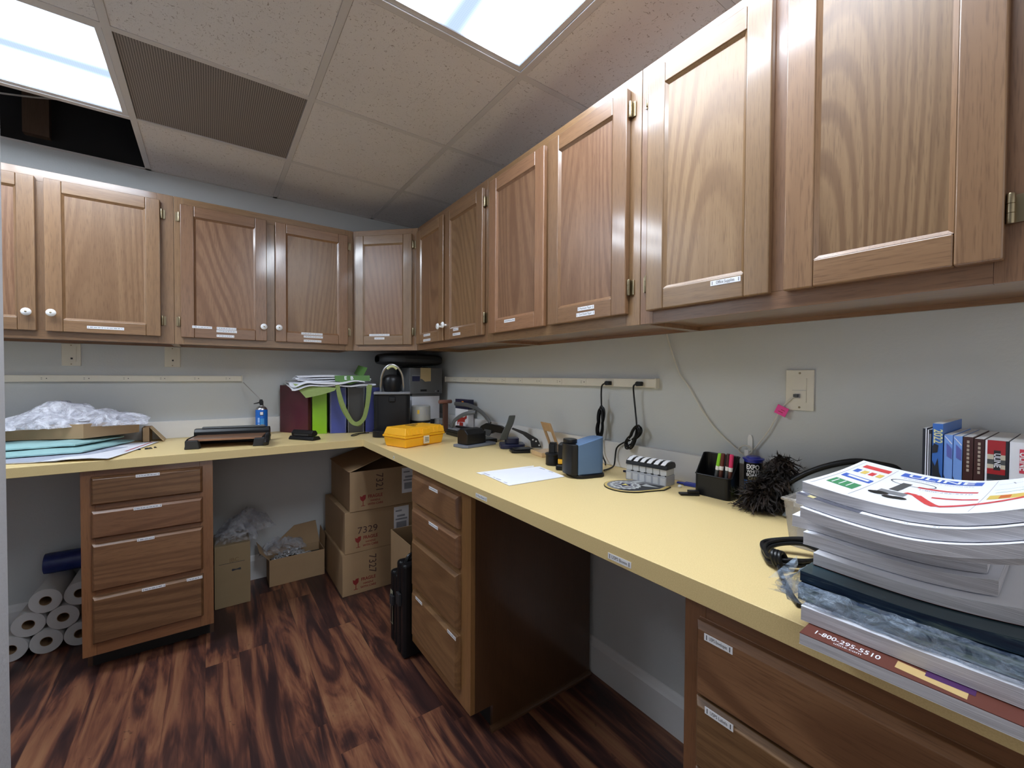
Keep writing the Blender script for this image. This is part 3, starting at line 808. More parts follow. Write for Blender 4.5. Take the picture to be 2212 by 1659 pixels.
def cord(label, plug, path, bund, tie=None):
    t = thing('power_lead', label, 'power lead', (0, 0, 0), 0, 'black cords plugged into the right power strip')
    m = MB(); m.prism([(-0.012, -0.008), (0.006, -0.009), (0.012, -0.006), (0.013, 0.004), (0.006, 0.009), (-0.012, 0.008)], 0, 0.018, 'x', 0)
    m.build('plug', black, t, loc=(-0.0425, plug[0], plug[1]), bevel=0.002)
    m = MB(); m.tube(smooth(path), 0.0032, 8); bundle(m, *bund); m.build('cord', black, t)
    if tie:
        m = MB(); pts = [(tie[0] + 0.009 * math.cos(a), tie[1] + 0.007 * math.cos(a + 0.5), tie[2] + 0.008 * math.sin(a)) for a in [2 * PI * i / 12 for i in range(12)]]
        m.tube(pts, 0.0022, 6, closed=True); m.tube([pts[3], (tie[0] - 0.012, tie[1] + 0.004, tie[2] + 0.014)], 0.0018, 6); m.tube([pts[9], (tie[0] - 0.012, tie[1] - 0.004, tie[2] - 0.016)], 0.0018, 6)
        m.build('twist_tie', whitep, t)
cord('black cord hanging straight down in a tied bundle behind the pencil sharpener', (-1.905, 1.253),
     [(-0.036, -1.893, 1.252), (-0.036, -1.876, 1.243), (-0.032, -1.868, 1.215), (-0.03, -1.868, 1.16), (-0.03, -1.872, 1.08), (-0.03, -1.872, 1.0), (-0.035, -1.88, 0.955), (-0.045, -1.905, 0.932), (-0.06, -1.92, 0.925)],
     ((-0.036, -1.869, 1.09), (0, -0.12, 1), 0.135, 0.030, 5, 0.003, 3))
cord('black cord with a bundle twisted in a white tie, trailing to the blue pencil sharpener', (-2.058, 1.253),
     [(-0.036, -2.046, 1.252), (-0.034, -2.033, 1.242), (-0.03, -2.032, 1.21), (-0.03, -2.040, 1.15), (-0.03, -2.046, 1.09), (-0.03, -2.035, 1.045), (-0.03, -1.985, 1.02), (-0.03, -1.952, 0.995), (-0.032, -1.945, 0.955), (-0.05, -1.955, 0.928), (-0.085, -1.965, 0.9215), (-0.13, -1.975, 0.9215)],
     ((-0.036, -2.035, 1.048), (0, -0.55, 0.8), 0.105, 0.030, 5, 0.003, 5), tie=(-0.032, -2.022, 1.028))

# ---------------------------------------------------------------- left worktop
# newspapers / flyers at the bottom
def poly_slab(mb, quad, z, th, m=0, ms=None, n=10, wave=0.0, seed=0, tilt=None):
    a, b_, c, d = [Vector((*q, 0)) if len(q) == 2 else Vector(q) for q in quad]
    def fn(u, v):
        p = a.lerp(b_, u).lerp(d.lerp(c, u), v)
        zz = p.z + z + wave * noise.noise(Vector((u * 3 + seed, v * 3, seed)))
        if tilt: zz += tilt(u, v)
        return (p.x, p.y, zz)
    mb.slab(fn, n, n, th, m, ms)
t = thing('advertising_flyers', 'loose white flyers spread under the teal mailers, corner curling over the worktop', 'flyers')
t['label'] = 'white flyers spread under the teal mailers with one curled corner'
m = MB()
poly_slab(m, [(-2.32, -0.44), (-1.70, -0.655), (-1.575, -0.16), (-2.30, -0.06)], 0.0045, 0.002, 0, tilt=lambda u, v: 0.016 * max(0, (0.22 - abs(u - 0.86))) * 4 * max(0, 0.35 - v) * 2.2)
m.build('flyer', plain('flyer_white', (0.78, 0.79, 0.85), 0.5), t, loc=(0, 0, Z0))
m = MB()
poly_slab(m, [(-2.34, -0.43), (-1.86, -0.60), (-1.68, -0.30), (-2.3, -0.1)], 0.0062, 0.0014, 0)
m.build('flyer', plain('flyer_grey', (0.40, 0.43, 0.52), 0.5), t, loc=(0, 0, Z0))
m = MB()
for v0 in (0.06, 0.10):
    pts = []
    A = Vector((-1.70, -0.655, 0.0052)); B = Vector((-1.575, -0.16, 0.0052))
    pp = [A.lerp(B, 0.03 + 0.94 * i / 10) + Vector((-0.016 - v0 * 0.1, 0, 0.0002)) for i in range(11)]
    for i in range(10):
        if True:
            a, b_ = pp[i], pp[i + 1]
            if (0.22 - abs((0.97) - 0.86)) * 4 * max(0, 0.35 - i / 10) < 0.02: m.add([a, a + Vector((0.004, 0, 0)), b_ + Vector((0.004, 0, 0)), b_], [(0, 1, 2, 3)])
m.build('red_border', red, t, loc=(0, 0, Z0))
MAIL = plain('mailer_teal', (0.30, 0.50, 0.50), 0.55, var=0.05, scale=40)
def mailer(label, quad, z, th, seed):
    m = MB()
    a, b_, c, d = [Vector((*q, 0)) for q in quad]
    def pf(u, v): return a.lerp(b_, u).lerp(d.lerp(c, u), v)
    def puff(u, v): return min(1, 6 * min(u, 1 - u, v, 1 - v)) ** 0.5
    m.slab(lambda u, v: (*pf(u, v).xy, z + th * (0.35 + 0.65 * puff(u, v)) + 0.003 * noise.noise(Vector((u * 5, v * 5, seed)))), 20, 16, lambda u, v: th * (0.3 + 0.6 * puff(u, v)), 0)
    tag(m.build('padded_mailer', MAIL), label, 'mailer', 'teal padded mailers')
mailer('lower of two teal padded mailers, on the white flyers', [(-2.30, -0.44), (-1.815, -0.435), (-1.675, -0.13), (-2.30, -0.07)], Z0 + 0.010, 0.020, 1)
mailer('upper of two teal padded mailers, under the kraft tray', [(-2.30, -0.385), (-1.85, -0.375), (-1.715, -0.13), (-2.30, -0.06)], Z0 + 0.0345, 0.020, 5)
# shallow kraft tray with the bag on it
t = thing('cardboard_tray', 'shallow brown cardboard tray heaped with clear plastic wrap at the left end of the worktop', 'cardboard tray')
t['label'] = 'shallow brown cardboard tray under the crumpled clear plastic wrap'
outl = [(-2.42, -0.20), (-2.05, -0.215), (-1.835, -0.30), (-1.655, -0.135), (-1.665, -0.035), (-2.42, -0.035)]
zt0 = Z0 + 0.058
m = MB(); m.prism(outl, zt0, zt0 + 0.003, 'z', 0)
for i in range(6):
    a, b_ = Vector(outl[i]), Vector(outl[(i + 1) % 6]); d = (b_ - a).normalized(); nrm = Vector((-d.y, d.x)) * 0.004
    hh_ = 0.068
    m.hexa([(a.x, a.y, zt0 + 0.003), (b_.x, b_.y, zt0 + 0.003), (b_.x + nrm.x, b_.y + nrm.y, zt0 + 0.003), (a.x + nrm.x, a.y + nrm.y, zt0 + 0.003),
            (a.x, a.y, zt0 + hh_), (b_.x, b_.y, zt0 + hh_), (b_.x + nrm.x, b_.y + nrm.y, zt0 + hh_), (a.x + nrm.x, a.y + nrm.y, zt0 + hh_)], 0)
m.build('tray_body', kraft, t)
m = MB()
def bagprof(u, v):
    x = -2.36 + 0.74 * u
    k = math.exp(-((x + 1.97) / 0.10) ** 2) * 0.95 + 0.33 + 0.25 * math.exp(-((x + 1.74) / 0.10) ** 2)
    return k * (math.sin(PI * v) ** 0.7)
crumple(m, -1.985, -0.135, zt0 + 0.045, 0.74, 0.24, 0.125, 2.3, 70, 30, 0.03, prof=bagprof, rough=0.7)
crumple(m, -1.90, -0.17, zt0 + 0.050, 0.50, 0.25, 0.085, 7.9, 50, 26, 0.15, rough=0.9)
tag(m.build('plastic_wrap', FILM), 'heap of crumpled clear plastic wrap on the kraft tray at the left', 'plastic wrap')
t = thing('small_carton', 'small open brown carton with a loose flap behind the tray, against the backsplash', 'carton')
t['label'] = 'small open kraft carton with a drooping flap against the left backsplash'
m = MB(); x0, x1, y0, y1, h = -1.645, -1.612, -0.125, -0.024, 0.078
m.box(x0, x1, y0, y0 + 0.003, 0, h); m.box(x0, x1, y1 - 0.003, y1, 0, h); m.box(x0, x0 + 0.003, y0, y1, 0, h); m.box(x1 - 0.003, x1, y0, y1, 0, h); m.box(x0, x1, y0, y1, 0, 0.003)
m.build('carton_body', kraft, t, loc=(0, 0, Z0))
m = MB(); m.hexa([(x1, y0, h - 0.003), (x1 + 0.055, y0 - 0.01, 0.001), (x1 + 0.055, y1, 0.001), (x1, y1, h - 0.003), (x1, y0, h), (x1 + 0.058, y0 - 0.01, 0.004), (x1 + 0.058, y1, 0.004), (x1, y1, h)])
m.build('flap', plain('kraft_light', (0.50, 0.36, 0.20), 0.7), t, loc=(0, 0, Z0))
for k, (x, y, s_) in enumerate([(-1.628, -0.405, 0.006), (-1.602, -0.392, 0.008), (-1.590, -0.388, 0.007), (-1.573, -0.372, 0.005)]):
    m = MB(); m.lathe([(s_ * .6, 0), (s_, 0.002), (s_ * .9, 0.005), (s_ * .3, 0.007)], 10); m.box(-s_ * 1.5, 0, -0.0015, 0.0015, 0, 0.003)
    tag(m.build('rubber_foot', blackm, loc=(x, y, Z0), rz=k * 1.3), ['tiny black rubber bit touching the curled flyer corner', 'tiny black rubber bit, second out from the curled flyer corner', 'tiny black rubber bit, third out from the curled flyer corner', 'tiny black rubber bit farthest from the flyers, toward the paper trimmer'][k], 'rubber bit', 'tiny black bits beside the flyers')

# paper trimmer
t = thing('paper_trimmer', 'rotary paper trimmer with a brown wood-look bed and black ends', 'paper trimmer', (-1.452, -0.505, Z0), -0.21)
L = 0.335
m = MB(); m.box(0.012, L - 0.012, 0.0, 0.165, 0.036, 0.046); m.build('cutting_bed', oak('trimmer_bed', 'x', light=(0.30, 0.15, 0.085), dark=(0.22, 0.10, 0.055), rough=0.3), t, bevel=0.001)
for x in (0.0, L - 0.052):
    m = MB(); m.prism([(x, 0.0), (x + 0.062, 0.0), (x + 0.054, 0.042), (x + 0.008, 0.042)], -0.016, 0.022, 'y'); m.build('front_foot', blackm, t, bevel=0.004)
m = MB(); m.prism([(-0.006, 0.0), (0.006, 0.0), (0.006, 0.05), (-0.006, 0.035)], 0.02, 0.2, 'y'); m.prism([(L - 0.006, 0.0), (L + 0.006, 0.0), (L + 0.006, 0.035), (L - 0.006, 0.05)], 0.02, 0.2, 'y')
m.build('end_rail', black, t, bevel=0.003)
m = MB(); m.prism([(0.165, 0.0), (0.215, 0.0), (0.215, 0.062), (0.20, 0.078), (0.178, 0.078), (0.165, 0.06)], -0.004, L + 0.004, 'x'); m.build('blade_rail', black, t, bevel=0.004)
m = MB(); m.prism([(0.172, 0.0785), (0.205, 0.0785), (0.198, 0.086), (0.18, 0.086)], 0.03, L - 0.02, 'x'); m.build('guide_rail', dgrey, t, bevel=0.002)
m = MB()
m.tube(smooth([(L + 0.010, 0.09, 0.040), (L + 0.012, 0.04, 0.052), (L + 0.014, -0.005, 0.046), (L + 0.014, -0.045, 0.028), (L + 0.013, -0.06, 0.016)]), [0.010] * 8 + [0.0125] * 17, 10)
m.build('cutting_arm', black, t)
# air duster can
t = thing('air_duster', 'blue compressed-air duster can with a straw, behind the paper trimmer', 'spray can', (-1.098, -0.118, Z0))
m = MB(); m.lathe([(0.030, 0), (0.0325, 0.003), (0.0325, 0.148), (0.031, 0.152)], 32, 0); m.build('can_body', plain('can_blue', (0.01, 0.13, 0.55), 0.22), t)
m = MB(); m.lathe([(0.031, 0.1521), (0.030, 0.158), (0.020, 0.170), (0.013, 0.173), (0.013, 0.178)], 28, 0); m.build('dome', steel, t)
m = MB()
def wrapq(mb, R, a0, a1, z0_, z1_, mi, n=5):
    for i in range(n):
        p, q = a0 + (a1 - a0) * i / n, a0 + (a1 - a0) * (i + 1) / n
        mb.quad((R * math.cos(p), R * math.sin(p), z0_), (R * math.cos(q), R * math.sin(q), z0_), (R * math.cos(q), R * math.sin(q), z1_), (R * math.cos(p), R * math.sin(p), z1_), mi)
wrapq(m, 0.0328, -1.95, -1.35, 0.118, 0.140, 1); wrapq(m, 0.0330, -1.88, -1.42, 0.122, 0.139, 0)
wrapq(m, 0.0328, -2.30, -1.95, 0.075, 0.105, 2); wrapq(m, 0.0328, -2.30, -1.95, 0.035, 0.070, 2); wrapq(m, 0.0328, -1.85, -1.25, 0.03, 0.10, 3); wrapq(m, 0.0329, -1.75, -1.40, 0.045, 0.065, 4)
m.build('can_print', [white, black, plain('pale_blue', (0.3, 0.5, 0.9), 0.4), plain('sky_print', (0.05, 0.28, 0.65), 0.4), plain('tan_print', (0.5, 0.33, 0.2), 0.5)], t)
m = MB(); m.prism([(-0.006, 0.174), (0.010, 0.174), (0.010, 0.20), (0.004, 0.214), (-0.010, 0.212), (-0.013, 0.198), (-0.042, 0.190), (-0.040, 0.186), (-0.012, 0.19)], -0.006, 0.006, 'y')
m.build('trigger', black, t, bevel=0.0015)
m = MB(); m.tube([(-0.004, 0.0, 0.211), (-0.088, 0.07, 0.315)], 0.0024, 8); m.build('straw', plain('straw_grey', (0.35, 0.34, 0.33), 0.4), t)

# small black hole punch
t = thing('hole_punch', 'low black hole punch in front of the maroon binder', 'hole punch', (-0.920, -0.470, Z0), -0.95)
m = MB(); m.prism([(-0.030, 0), (0.030, 0), (0.030, 0.008), (0.020, 0.020), (-0.020, 0.020), (-0.030, 0.008)], -0.085, 0.085, 'x'); m.build('base', black, t, bevel=0.002)
m = MB(); m.prism([(-0.022, 0.022), (0.018, 0.022), (0.024, 0.036), (0.012, 0.052), (-0.010, 0.054), (-0.024, 0.040)], -0.072, 0.072, 'x'); m.build('lever', black, t, bevel=0.004)
m = MB(); m.box(-0.05, 0.05, -0.0245, -0.0225, 0.024, 0.034); m.build('lever_shine', blackm, t)

# ring binders
def binder(label, x, y, rz, w, h, col, d=0.235, ringhole=False):
    t = thing('ring_binder', label, 'binder', (x, y, Z0), rz, 'ring binders standing on the left worktop')
    cm = plain('binder_' + str(tuple(round(c, 3) for c in col)), col, 0.35, var=0.05)
    m = MB(); m.box(0, w, 0, 0.003, 0, h); m.box(0, 0.003, 0.003, d, 0, h); m.box(w - 0.003, w, 0.003, d, 0, h); m.build('cover', cm, t, bevel=0.0012)
    m = MB(); m.box(0.006, w - 0.006, 0.012, d - 0.012, 0.006, h - 0.012); m.build('pages', white, t)
    if ringhole:
        m = MB(); m.box(0.003, 0.0055, -0.0008, 0.0, 0.0, h); m.box(w - 0.0055, w - 0.003, -0.0008, 0, 0, h); m.build('edge_trim', mgrey, t)
    return t
t = thing('ring_binder', 'maroon ring binder at the left end of the binder row, its cover showing', 'binder', (-0.990, -0.040, Z0), -1.035, 'ring binders standing on the left worktop')
mar = plain('binder_maroon', (0.085, 0.014, 0.024), 0.35, var=0.06)
m = MB(); m.box(0, 0.245, 0.0, 0.003, 0, 0.297); m.box(0, 0.245, 0.022, 0.025, 0, 0.297); m.box(0.242, 0.245, 0.003, 0.022, 0, 0.297); m.build('cover', mar, t, bevel=0.001)
m = MB(); m.box(0.01, 0.24, 0.005, 0.02, 0.006, 0.285); m.build('pages', white, t)
BR = -0.265
bx0, by0 = -0.842, -0.262
acc = 0
for w, h, col, lab, rh in [(0.082, 0.285, (0.23, 0.47, 0.012), 'lime green ring binder next to the maroon one', False),
                           (0.094, 0.285, (0.055, 0.075, 0.32), 'blue ring binder next to the lime green one', True),
                           (0.098, 0.285, (0.045, 0.043, 0.040), 'charcoal ring binder between the two blue ones, framed by the green strap', True),
                           (0.092, 0.285, (0.035, 0.05, 0.26), 'blue ring binder at the right end, half behind the coffee maker', False)]:
    binder(lab, bx0 + acc * math.cos(BR), by0 + acc * math.sin(BR), BR, w, h, col, 0.215, rh)
    acc += w + (0.018 if 'lime' in lab and 'next to the maroon' in lab else 0.008)
# folded reusable bag on the binders
t = thing('tote_bag', 'folded green and white shopping bag on top of the binders, its strap hanging down', 'bag')
BAGW = plain('bag_white', (0.76, 0.77, 0.82), 0.55, var=0.04); BAGG = plain('bag_olive', (0.22, 0.28, 0.085), 0.8, var=0.12, scale=60); BAGD = plain('bag_green', (0.075, 0.18, 0.035), 0.6)
zb_ = Z0 + 0.300
def bagtop(k, th, sx=1.0):
    def fn(u, v):
        x = -0.965 + 0.455 * u * sx; y = -0.345 + 0.30 * v - 0.10 * u * (1 - v)
        z = zb_ + k + 0.012 * noise.noise(Vector((u * 4, v * 3, k * 90))) + 0.006 * math.sin(u * 7 + k * 60) - 0.03 * (1 - v) * math.exp(-((u - 0.02) / 0.12) ** 2)
        if v < 0.01: z -= 0.004
        return (x, y, z)
    return fn
m = MB(); m.slab(bagtop(0.008, 0), 30, 14, 0.006, 0); m.slab(bagtop(0.022, 0, 0.85), 30, 14, 0.004, 0); m.build('bag_body', BAGW, t)
m = MB()
for k, (u0, zz) in enumerate([(0.05, 0.036), (0.03, 0.046), (0.06, 0.055)]):
    def fn(u, v, u0=u0, zz=zz): return (-0.950 + 0.40 * u + u0 * 0.4, -0.315 + 0.16 * v - 0.085 * u, zb_ + zz + 0.006 * math.sin(u * 5 + zz * 99) + 0.012 * math.sin(PI * v) * 0.6 - 0.010 * u)
    m.slab(fn, 22, 8, 0.004, 0)
m.build('rolled_flap', BAGW, t)
m = MB()
GA, GB = Vector((-0.735, -0.365, zb_ + 0.060)), Vector((-0.545, -0.430, zb_ + 0.062))
def fn(u, v):
    p = GA.lerp(GB, u); return (p.x, p.y - 0.010 * (1 - v), p.z - 0.034 * (1 - v) - (0.020 * math.exp(-((u - 0.42) / 0.22) ** 2) if v < 0.01 else 0))
m.slab(fn, 16, 4, lambda u, v: Vector((0, 0.002, 0)), 0)
def fn(u, v): return (-0.565 + 0.028 * u, -0.36 + 0.20 * v, zb_ + 0.055 + 0.055 * u + 0.02 * v)
m.slab(fn, 6, 10, 0.003, 0)
m.build('green_print', BAGD, t)
m = MB(); gd = (GB - GA).normalized()
for q, ch in ((0.30, 'E'), (0.48, 'B')):
    p = GA.lerp(GB, q); m.text(ch, 0.030, (p.x, p.y - 0.0065, p.z - 0.017), gd, (0, 0.25, 1), 0, bold=0.03, lift=0.0015)
m.build('white_lettering', BAGW, t)
m = MB()
A, B_, C_, D_2 = Vector((-0.955, -0.31, zb_ + 0.012)), Vector((-0.735, -0.40, zb_ - 0.012)), Vector((-0.745, -0.405, zb_ - 0.03)), Vector((-0.895, -0.365, zb_ - 0.072))
def fn(u, v):
    p = A.lerp(B_, u).lerp(D_2.lerp(C_, u), v); return (p.x, p.y - 0.004, p.z - 0.004 * math.sin(PI * u))
m.slab(fn, 14, 8, lambda u, v: Vector((0.0, 0.003, 0)), 0); m.build('side_gusset', BAGG, t)
def ribbon(mb, pts, wv, th, m=0):
    P = smooth(pts, 6); nP = len(P)
    def fn(u, v):
        i = min(nP - 1, int(round(u * (nP - 1)))); a = P[max(0, i - 1)]; c = P[min(nP - 1, i + 1)]
        tdir = (c - a).normalized(); sd = tdir.cross(Vector((0.25, 0.97, 0))).normalized()
        return P[i] + sd * (v - 0.5) * wv
    mb.slab(fn, nP - 1, 2, lambda u, v: Vector((0, th, 0)), m)
m = MB()
ribbon(m, [(-0.728, -0.400, zb_ + 0.004), (-0.720, -0.412, zb_ - 0.05), (-0.700, -0.418, zb_ - 0.12), (-0.672, -0.424, zb_ - 0.185), (-0.648, -0.432, zb_ - 0.224), (-0.622, -0.444, zb_ - 0.232), (-0.590, -0.455, zb_ - 0.205), (-0.572, -0.46, zb_ - 0.14), (-0.560, -0.463, zb_ - 0.06), (-0.552, -0.463, zb_ + 0.006)], 0.024, 0.002)
ribbon(m, [(-0.724, -0.396, zb_ + 0.002), (-0.718, -0.405, zb_ - 0.07), (-0.695, -0.412, zb_ - 0.15), (-0.655, -0.42, zb_ - 0.215), (-0.615, -0.43, zb_ - 0.240), (-0.60, -0.446, zb_ - 0.222), (-0.578, -0.455, zb_ - 0.17), (-0.566, -0.457, zb_ - 0.09), (-0.560, -0.458, zb_)], 0.021, 0.0015)
m.build('strap', BAGG, t)
# strap-like lanyard loop at the binder feet
m = MB(); m.tube(smooth([(-0.56, -0.40, 0.004), (-0.615, -0.42, 0.004), (-0.655, -0.455, 0.004), (-0.672, -0.49, 0.004), (-0.66, -0.50, 0.004), (-0.64, -0.485, 0.004), (-0.60, -0.44, 0.006), (-0.545, -0.415, 0.004)]), 0.0028, 6)
tag(m.build('lanyard', black, loc=(0, 0, Z0)), 'thin black lanyard loop on the worktop before the charcoal binder', 'lanyard')

# coffee maker
t = thing('coffee_maker', 'black single-cup coffee maker with a silver handle arch', 'coffee maker', (-0.418, -0.478, Z0), -0.36)
def rrect(w, d, r, n=5):
    pts = []
    for cx, cy, a0 in ((w / 2 - r, -d / 2 + r, -PI / 2), (w / 2 - r, d / 2 - r, 0), (-w / 2 + r, d / 2 - r, PI / 2), (-w / 2 + r, -d / 2 + r, PI)):
        for i in range(n + 1):
            a = a0 + (PI / 2) * i / n; pts.append((cx + r * math.cos(a), cy + r * math.sin(a)))
    return pts
m = MB(); m.prism(rrect(0.215, 0.17, 0.03), 0, 0.245, 'z', 0, True); m.build('body', black, t, bevel=0.004)
m = MB().at((-0.035, -0.135, 0)); m.prism(rrect(0.15, 0.13, 0.05, 8), 0, 0.038, 'z', 0, True); m.build('drip_tray', black, t, bevel=0.003)
m = MB(); m.prism([(-0.108, -0.09), (-0.04, -0.108), (0.04, -0.108), (0.108, -0.09), (0.108, 0.08), (-0.108, 0.08)], 0.246, 0.262, 'z'); m.build('top_deck', mgrey, t, bevel=0.005)
m = MB().at((0, -0.045, 0)); m.lathe([(0.03, 0.225), (0.044, 0.255), (0.052, 0.285), (0.058, 0.315), (0.056, 0.345), (0.042, 0.362), (0.02, 0.368)], 28); m.build('brew_head', black, t)
m = MB(); m.box(-0.02, 0.02, -0.105, -0.07, 0.20, 0.232); m.build('spout', black, t, bevel=0.006)
m = MB()
pts = [(0.064 * math.cos(a), -0.075 - 0.03 * math.sin(a), 0.325 + 0.102 * math.sin(a)) for a in [PI * i / 20 for i in range(21)]]
m.tube([(0.066, -0.05, 0.262), (0.066, -0.07, 0.30)] + pts + [(-0.066, -0.07, 0.30), (-0.066, -0.05, 0.262)], 0.0075, 10); m.build('handle_arch', steel, t)
m = MB(); m.tube([p for p in [(0.045 * math.cos(a), -0.088 - 0.03 * math.sin(a), 0.335 + 0.082 * math.sin(a)) for a in [PI * (0.3 + 0.4 * i / 8) for i in range(9)]]], 0.008, 8); m.build('handle_badge', plain('lime_sticker', (0.55, 0.56, 0.28), 0.5), t)
# corner pile behind
m = MB(); m.box(0, 0.20, 0, 0.12, 0, 0.425)
tag(m.build('filing_box', black, loc=(-0.225, -0.150, Z0), bevel=0.004), 'tall black filing box standing deep in the corner behind the grey organizer', 'box')
t = thing('equipment_bag', 'soft black bag squeezed under the corner cabinet on top of the grey organizer', 'bag', (-0.232, -0.285, Z0 + 0.426))
t['label'] = 'soft black bag squeezed under the corner cabinet on the grey organizer'
m = MB()
def bagf(u, v):
    a = 2 * PI * v; k = (math.sin(PI * min(max(u, 0.001), 0.999)) ** 0.22)
    return ((u - 0.5) * 0.44, 0.165 * k * math.cos(a), 0.045 + 0.0435 * (k ** 0.6) * (abs(math.sin(a)) ** 0.6) * (1 if math.sin(a) > 0 else -1))
vs = []; nu, nv = 24, 20
for i in range(nu + 1):
    for j in range(nv): vs.append(bagf(i / nu, j / nv))
m.add(vs, [(i * nv + j, (i + 1) * nv + j, (i + 1) * nv + (j + 1) % nv, i * nv + (j + 1) % nv) for i in range(nu) for j in range(nv)], 0, True)
m.build('bag_body', blackm, t)
m = MB(); m.box(-0.004, 0.004, -0.139, -0.134, 0.05, 0.075); m.build('zip_pull', steel, t)
t = thing('organizer_box', 'dark grey storage box with a torn tan sticker, behind the coffee maker', 'storage box', (-0.282, -0.425, Z0 + 0.240))
ogrey = plain('grey_box_board', (0.105, 0.105, 0.105), 0.45)
m = MB(); m.box(0, 0.236, 0, 0.15, 0, 0.1745); m.build('box_body', ogrey, t, bevel=0.003)
m = MB(); m.box(0.075, 0.15, -0.0009, 0, 0.10, 0.1745, 0); m.add([(0.085, -0.0009, 0.10), (0.108, -0.0009, 0.082), (0.15, -0.0009, 0.085), (0.15, -0.0009, 0.10)], [(0, 1, 2, 3)], 0); m.build('torn_sticker', plain('sticker_tan', (0.52, 0.40, 0.21), 0.7), t)
m = MB(); m.box(0.075, 0.12, -0.001, 0.0, 0.016, 0.030, 0); m.box(0.017, 0.07, -0.001, 0, 0.085, 0.118, 1); m.box(0.015, 0.072, -0.001, 0, 0.1215, 0.125, 2); m.box(0.18, 0.192, -0.001, 0, 0.012, 0.022, 2); m.box(0.2, 0.21, -0.001, 0, 0.012, 0.022, 0)
m.build('box_print', [black, navy, mgrey], t)
m = MB(); m.box(0, 0.20, 0, 0.13, 0, 0.156, 0); m.box(0, 0.20, -0.001, 0, 0.1565, 0.172, 1); m.box(0, 0.20, 0, 0.13, 0.1561, 0.1715, 1)
tag(m.build('white_box', [white, ogrey], loc=(-0.262, -0.413, Z0 + 0.067)), 'plain white box with a dark lid under the grey storage box', 'box')
m = MB(); m.box(0, 0.20, 0, 0.14, 0, 0.066)
tag(m.build('black_drawer_tray', blackm, loc=(-0.262, -0.415, Z0), bevel=0.003), 'low black tray at the bottom of the corner stack', 'tray')
t = thing('disc_tub', 'translucent round tub marked CD in front of the white box', 'tub', (-0.243, -0.515, Z0 + 0.070))
clr = plain('translucent_grey', (0.42, 0.42, 0.39), 0.25)
m = MB(); m.lathe([(0.060, 0.006), (0.062, 0.01), (0.060, 0.095), (0.055, 0.10)], 36); m.build('tub_cover', clr, t)
m = MB(); m.lathe([(0.064, -0.006), (0.066, 0), (0.064, 0.0055)], 36); m.build('tub_base', black, t)
def text_cyl(mb, txt, size, R, a0, z, mi=0, **k):
    n0 = len(mb.v); tf = mb.tf; mb.tf = Matrix.Identity(4)
    mb.text(txt, size, (0, 0, 0), (1, 0, 0), (0, 1, 0), mi, **k)
    for i in range(n0, len(mb.v)):
        x, y, _ = mb.v[i]; a = a0 + x / R; mb.v[i] = tuple(tf @ Vector((R * math.cos(a), R * math.sin(a), z + y)))
    mb.tf = tf
m = MB(); text_cyl(m, 'CD', 0.026, 0.0612, -1.85, 0.052, 0); wrapq(m, 0.0612, -1.42, -1.28, 0.018, 0.082, 0, 2); wrapq(m, 0.0612, -2.35, -2.12, 0.05, 0.075, 1, 2); text_cyl(m, 'Labels', 0.018, 0.0612, -1.0, 0.052, 0)
m.build('tub_print', [INKG, yellow], t)
m = MB(); m.lathe([(0.055, 0), (0.058, 0.004), (0.058, 0.045), (0.061, 0.046), (0.061, 0.060), (0.05, 0.0635)], 32, 0); wrapq(m, 0.0585, -1.75, -1.45, 0.030, 0.040, 1)
tag(m.build('round_tub', [whitep, red], loc=(-0.243, -0.515, Z0)), 'white round tub supporting the translucent tub, behind the yellow toolbox', 'tub')
t = thing('plastic_case', 'small clear grey plastic case standing right of the round tubs', 'plastic case', (-0.160, -0.60, Z0))
m = MB(); m.box(0, 0.085, 0, 0.06, 0, 0.045); m.build('case_body', mgrey, t, bevel=0.003)
m = MB(); m.box(-0.003, 0.088, -0.003, 0.063, 0.0455, 0.052); m.box(0.0, 0.085, 0, 0.06, 0.0525, 0.085); m.build('case_lid', plain('case_grey', (0.30, 0.30, 0.30), 0.3), t, bevel=0.003)

# yellow toolbox
t = thing('toolbox', 'small bright yellow plastic toolbox with a white front latch', 'toolbox', (-0.572, -1.085, Z0), 0.33)
# local x along the long front, y into the depth
yel = plain('toolbox_yellow', (0.86, 0.42, 0.012), 0.42, var=0.03)
W_, Dp = 0.275, 0.175
m = MB(); m.hexa([(0.012, 0.01, 0), (W_ - 0.012, 0.01, 0), (W_ - 0.012, Dp - 0.01, 0), (0.012, Dp - 0.01, 0), (0.003, 0.002, 0.048), (W_ - 0.003, 0.002, 0.048), (W_ - 0.003, Dp - 0.002, 0.048), (0.003, Dp - 0.002, 0.048)])
m.build('box_base', yel, t, bevel=0.007, bseg=3)
m = MB(); m.box(0, W_, -0.001, Dp + 0.001, 0.0485, 0.060); m.build('rim', yel, t, bevel=0.003)
m = MB(); m.hexa([(0.003, 0.003, 0.0605), (W_ - 0.003, 0.003, 0.0605), (W_ - 0.003, Dp - 0.003, 0.0605), (0.003, Dp - 0.003, 0.0605), (0.015, 0.014, 0.098), (W_ - 0.015, 0.014, 0.098), (W_ - 0.015, Dp - 0.014, 0.098), (0.015, Dp - 0.014, 0.098)])
for i in range(9):
    x = 0.022 + i * 0.029
    if not 3 < i < 5: m.hexa([(x, 0.0005, 0.062), (x + 0.018, 0.0005, 0.062), (x + 0.018, 0.006, 0.062), (x, 0.006, 0.062), (x, 0.009, 0.092), (x + 0.018, 0.009, 0.092), (x + 0.018, 0.016, 0.092), (x, 0.016, 0.092)])
m.build('box_lid', yel, t, bevel=0.005, bseg=2)
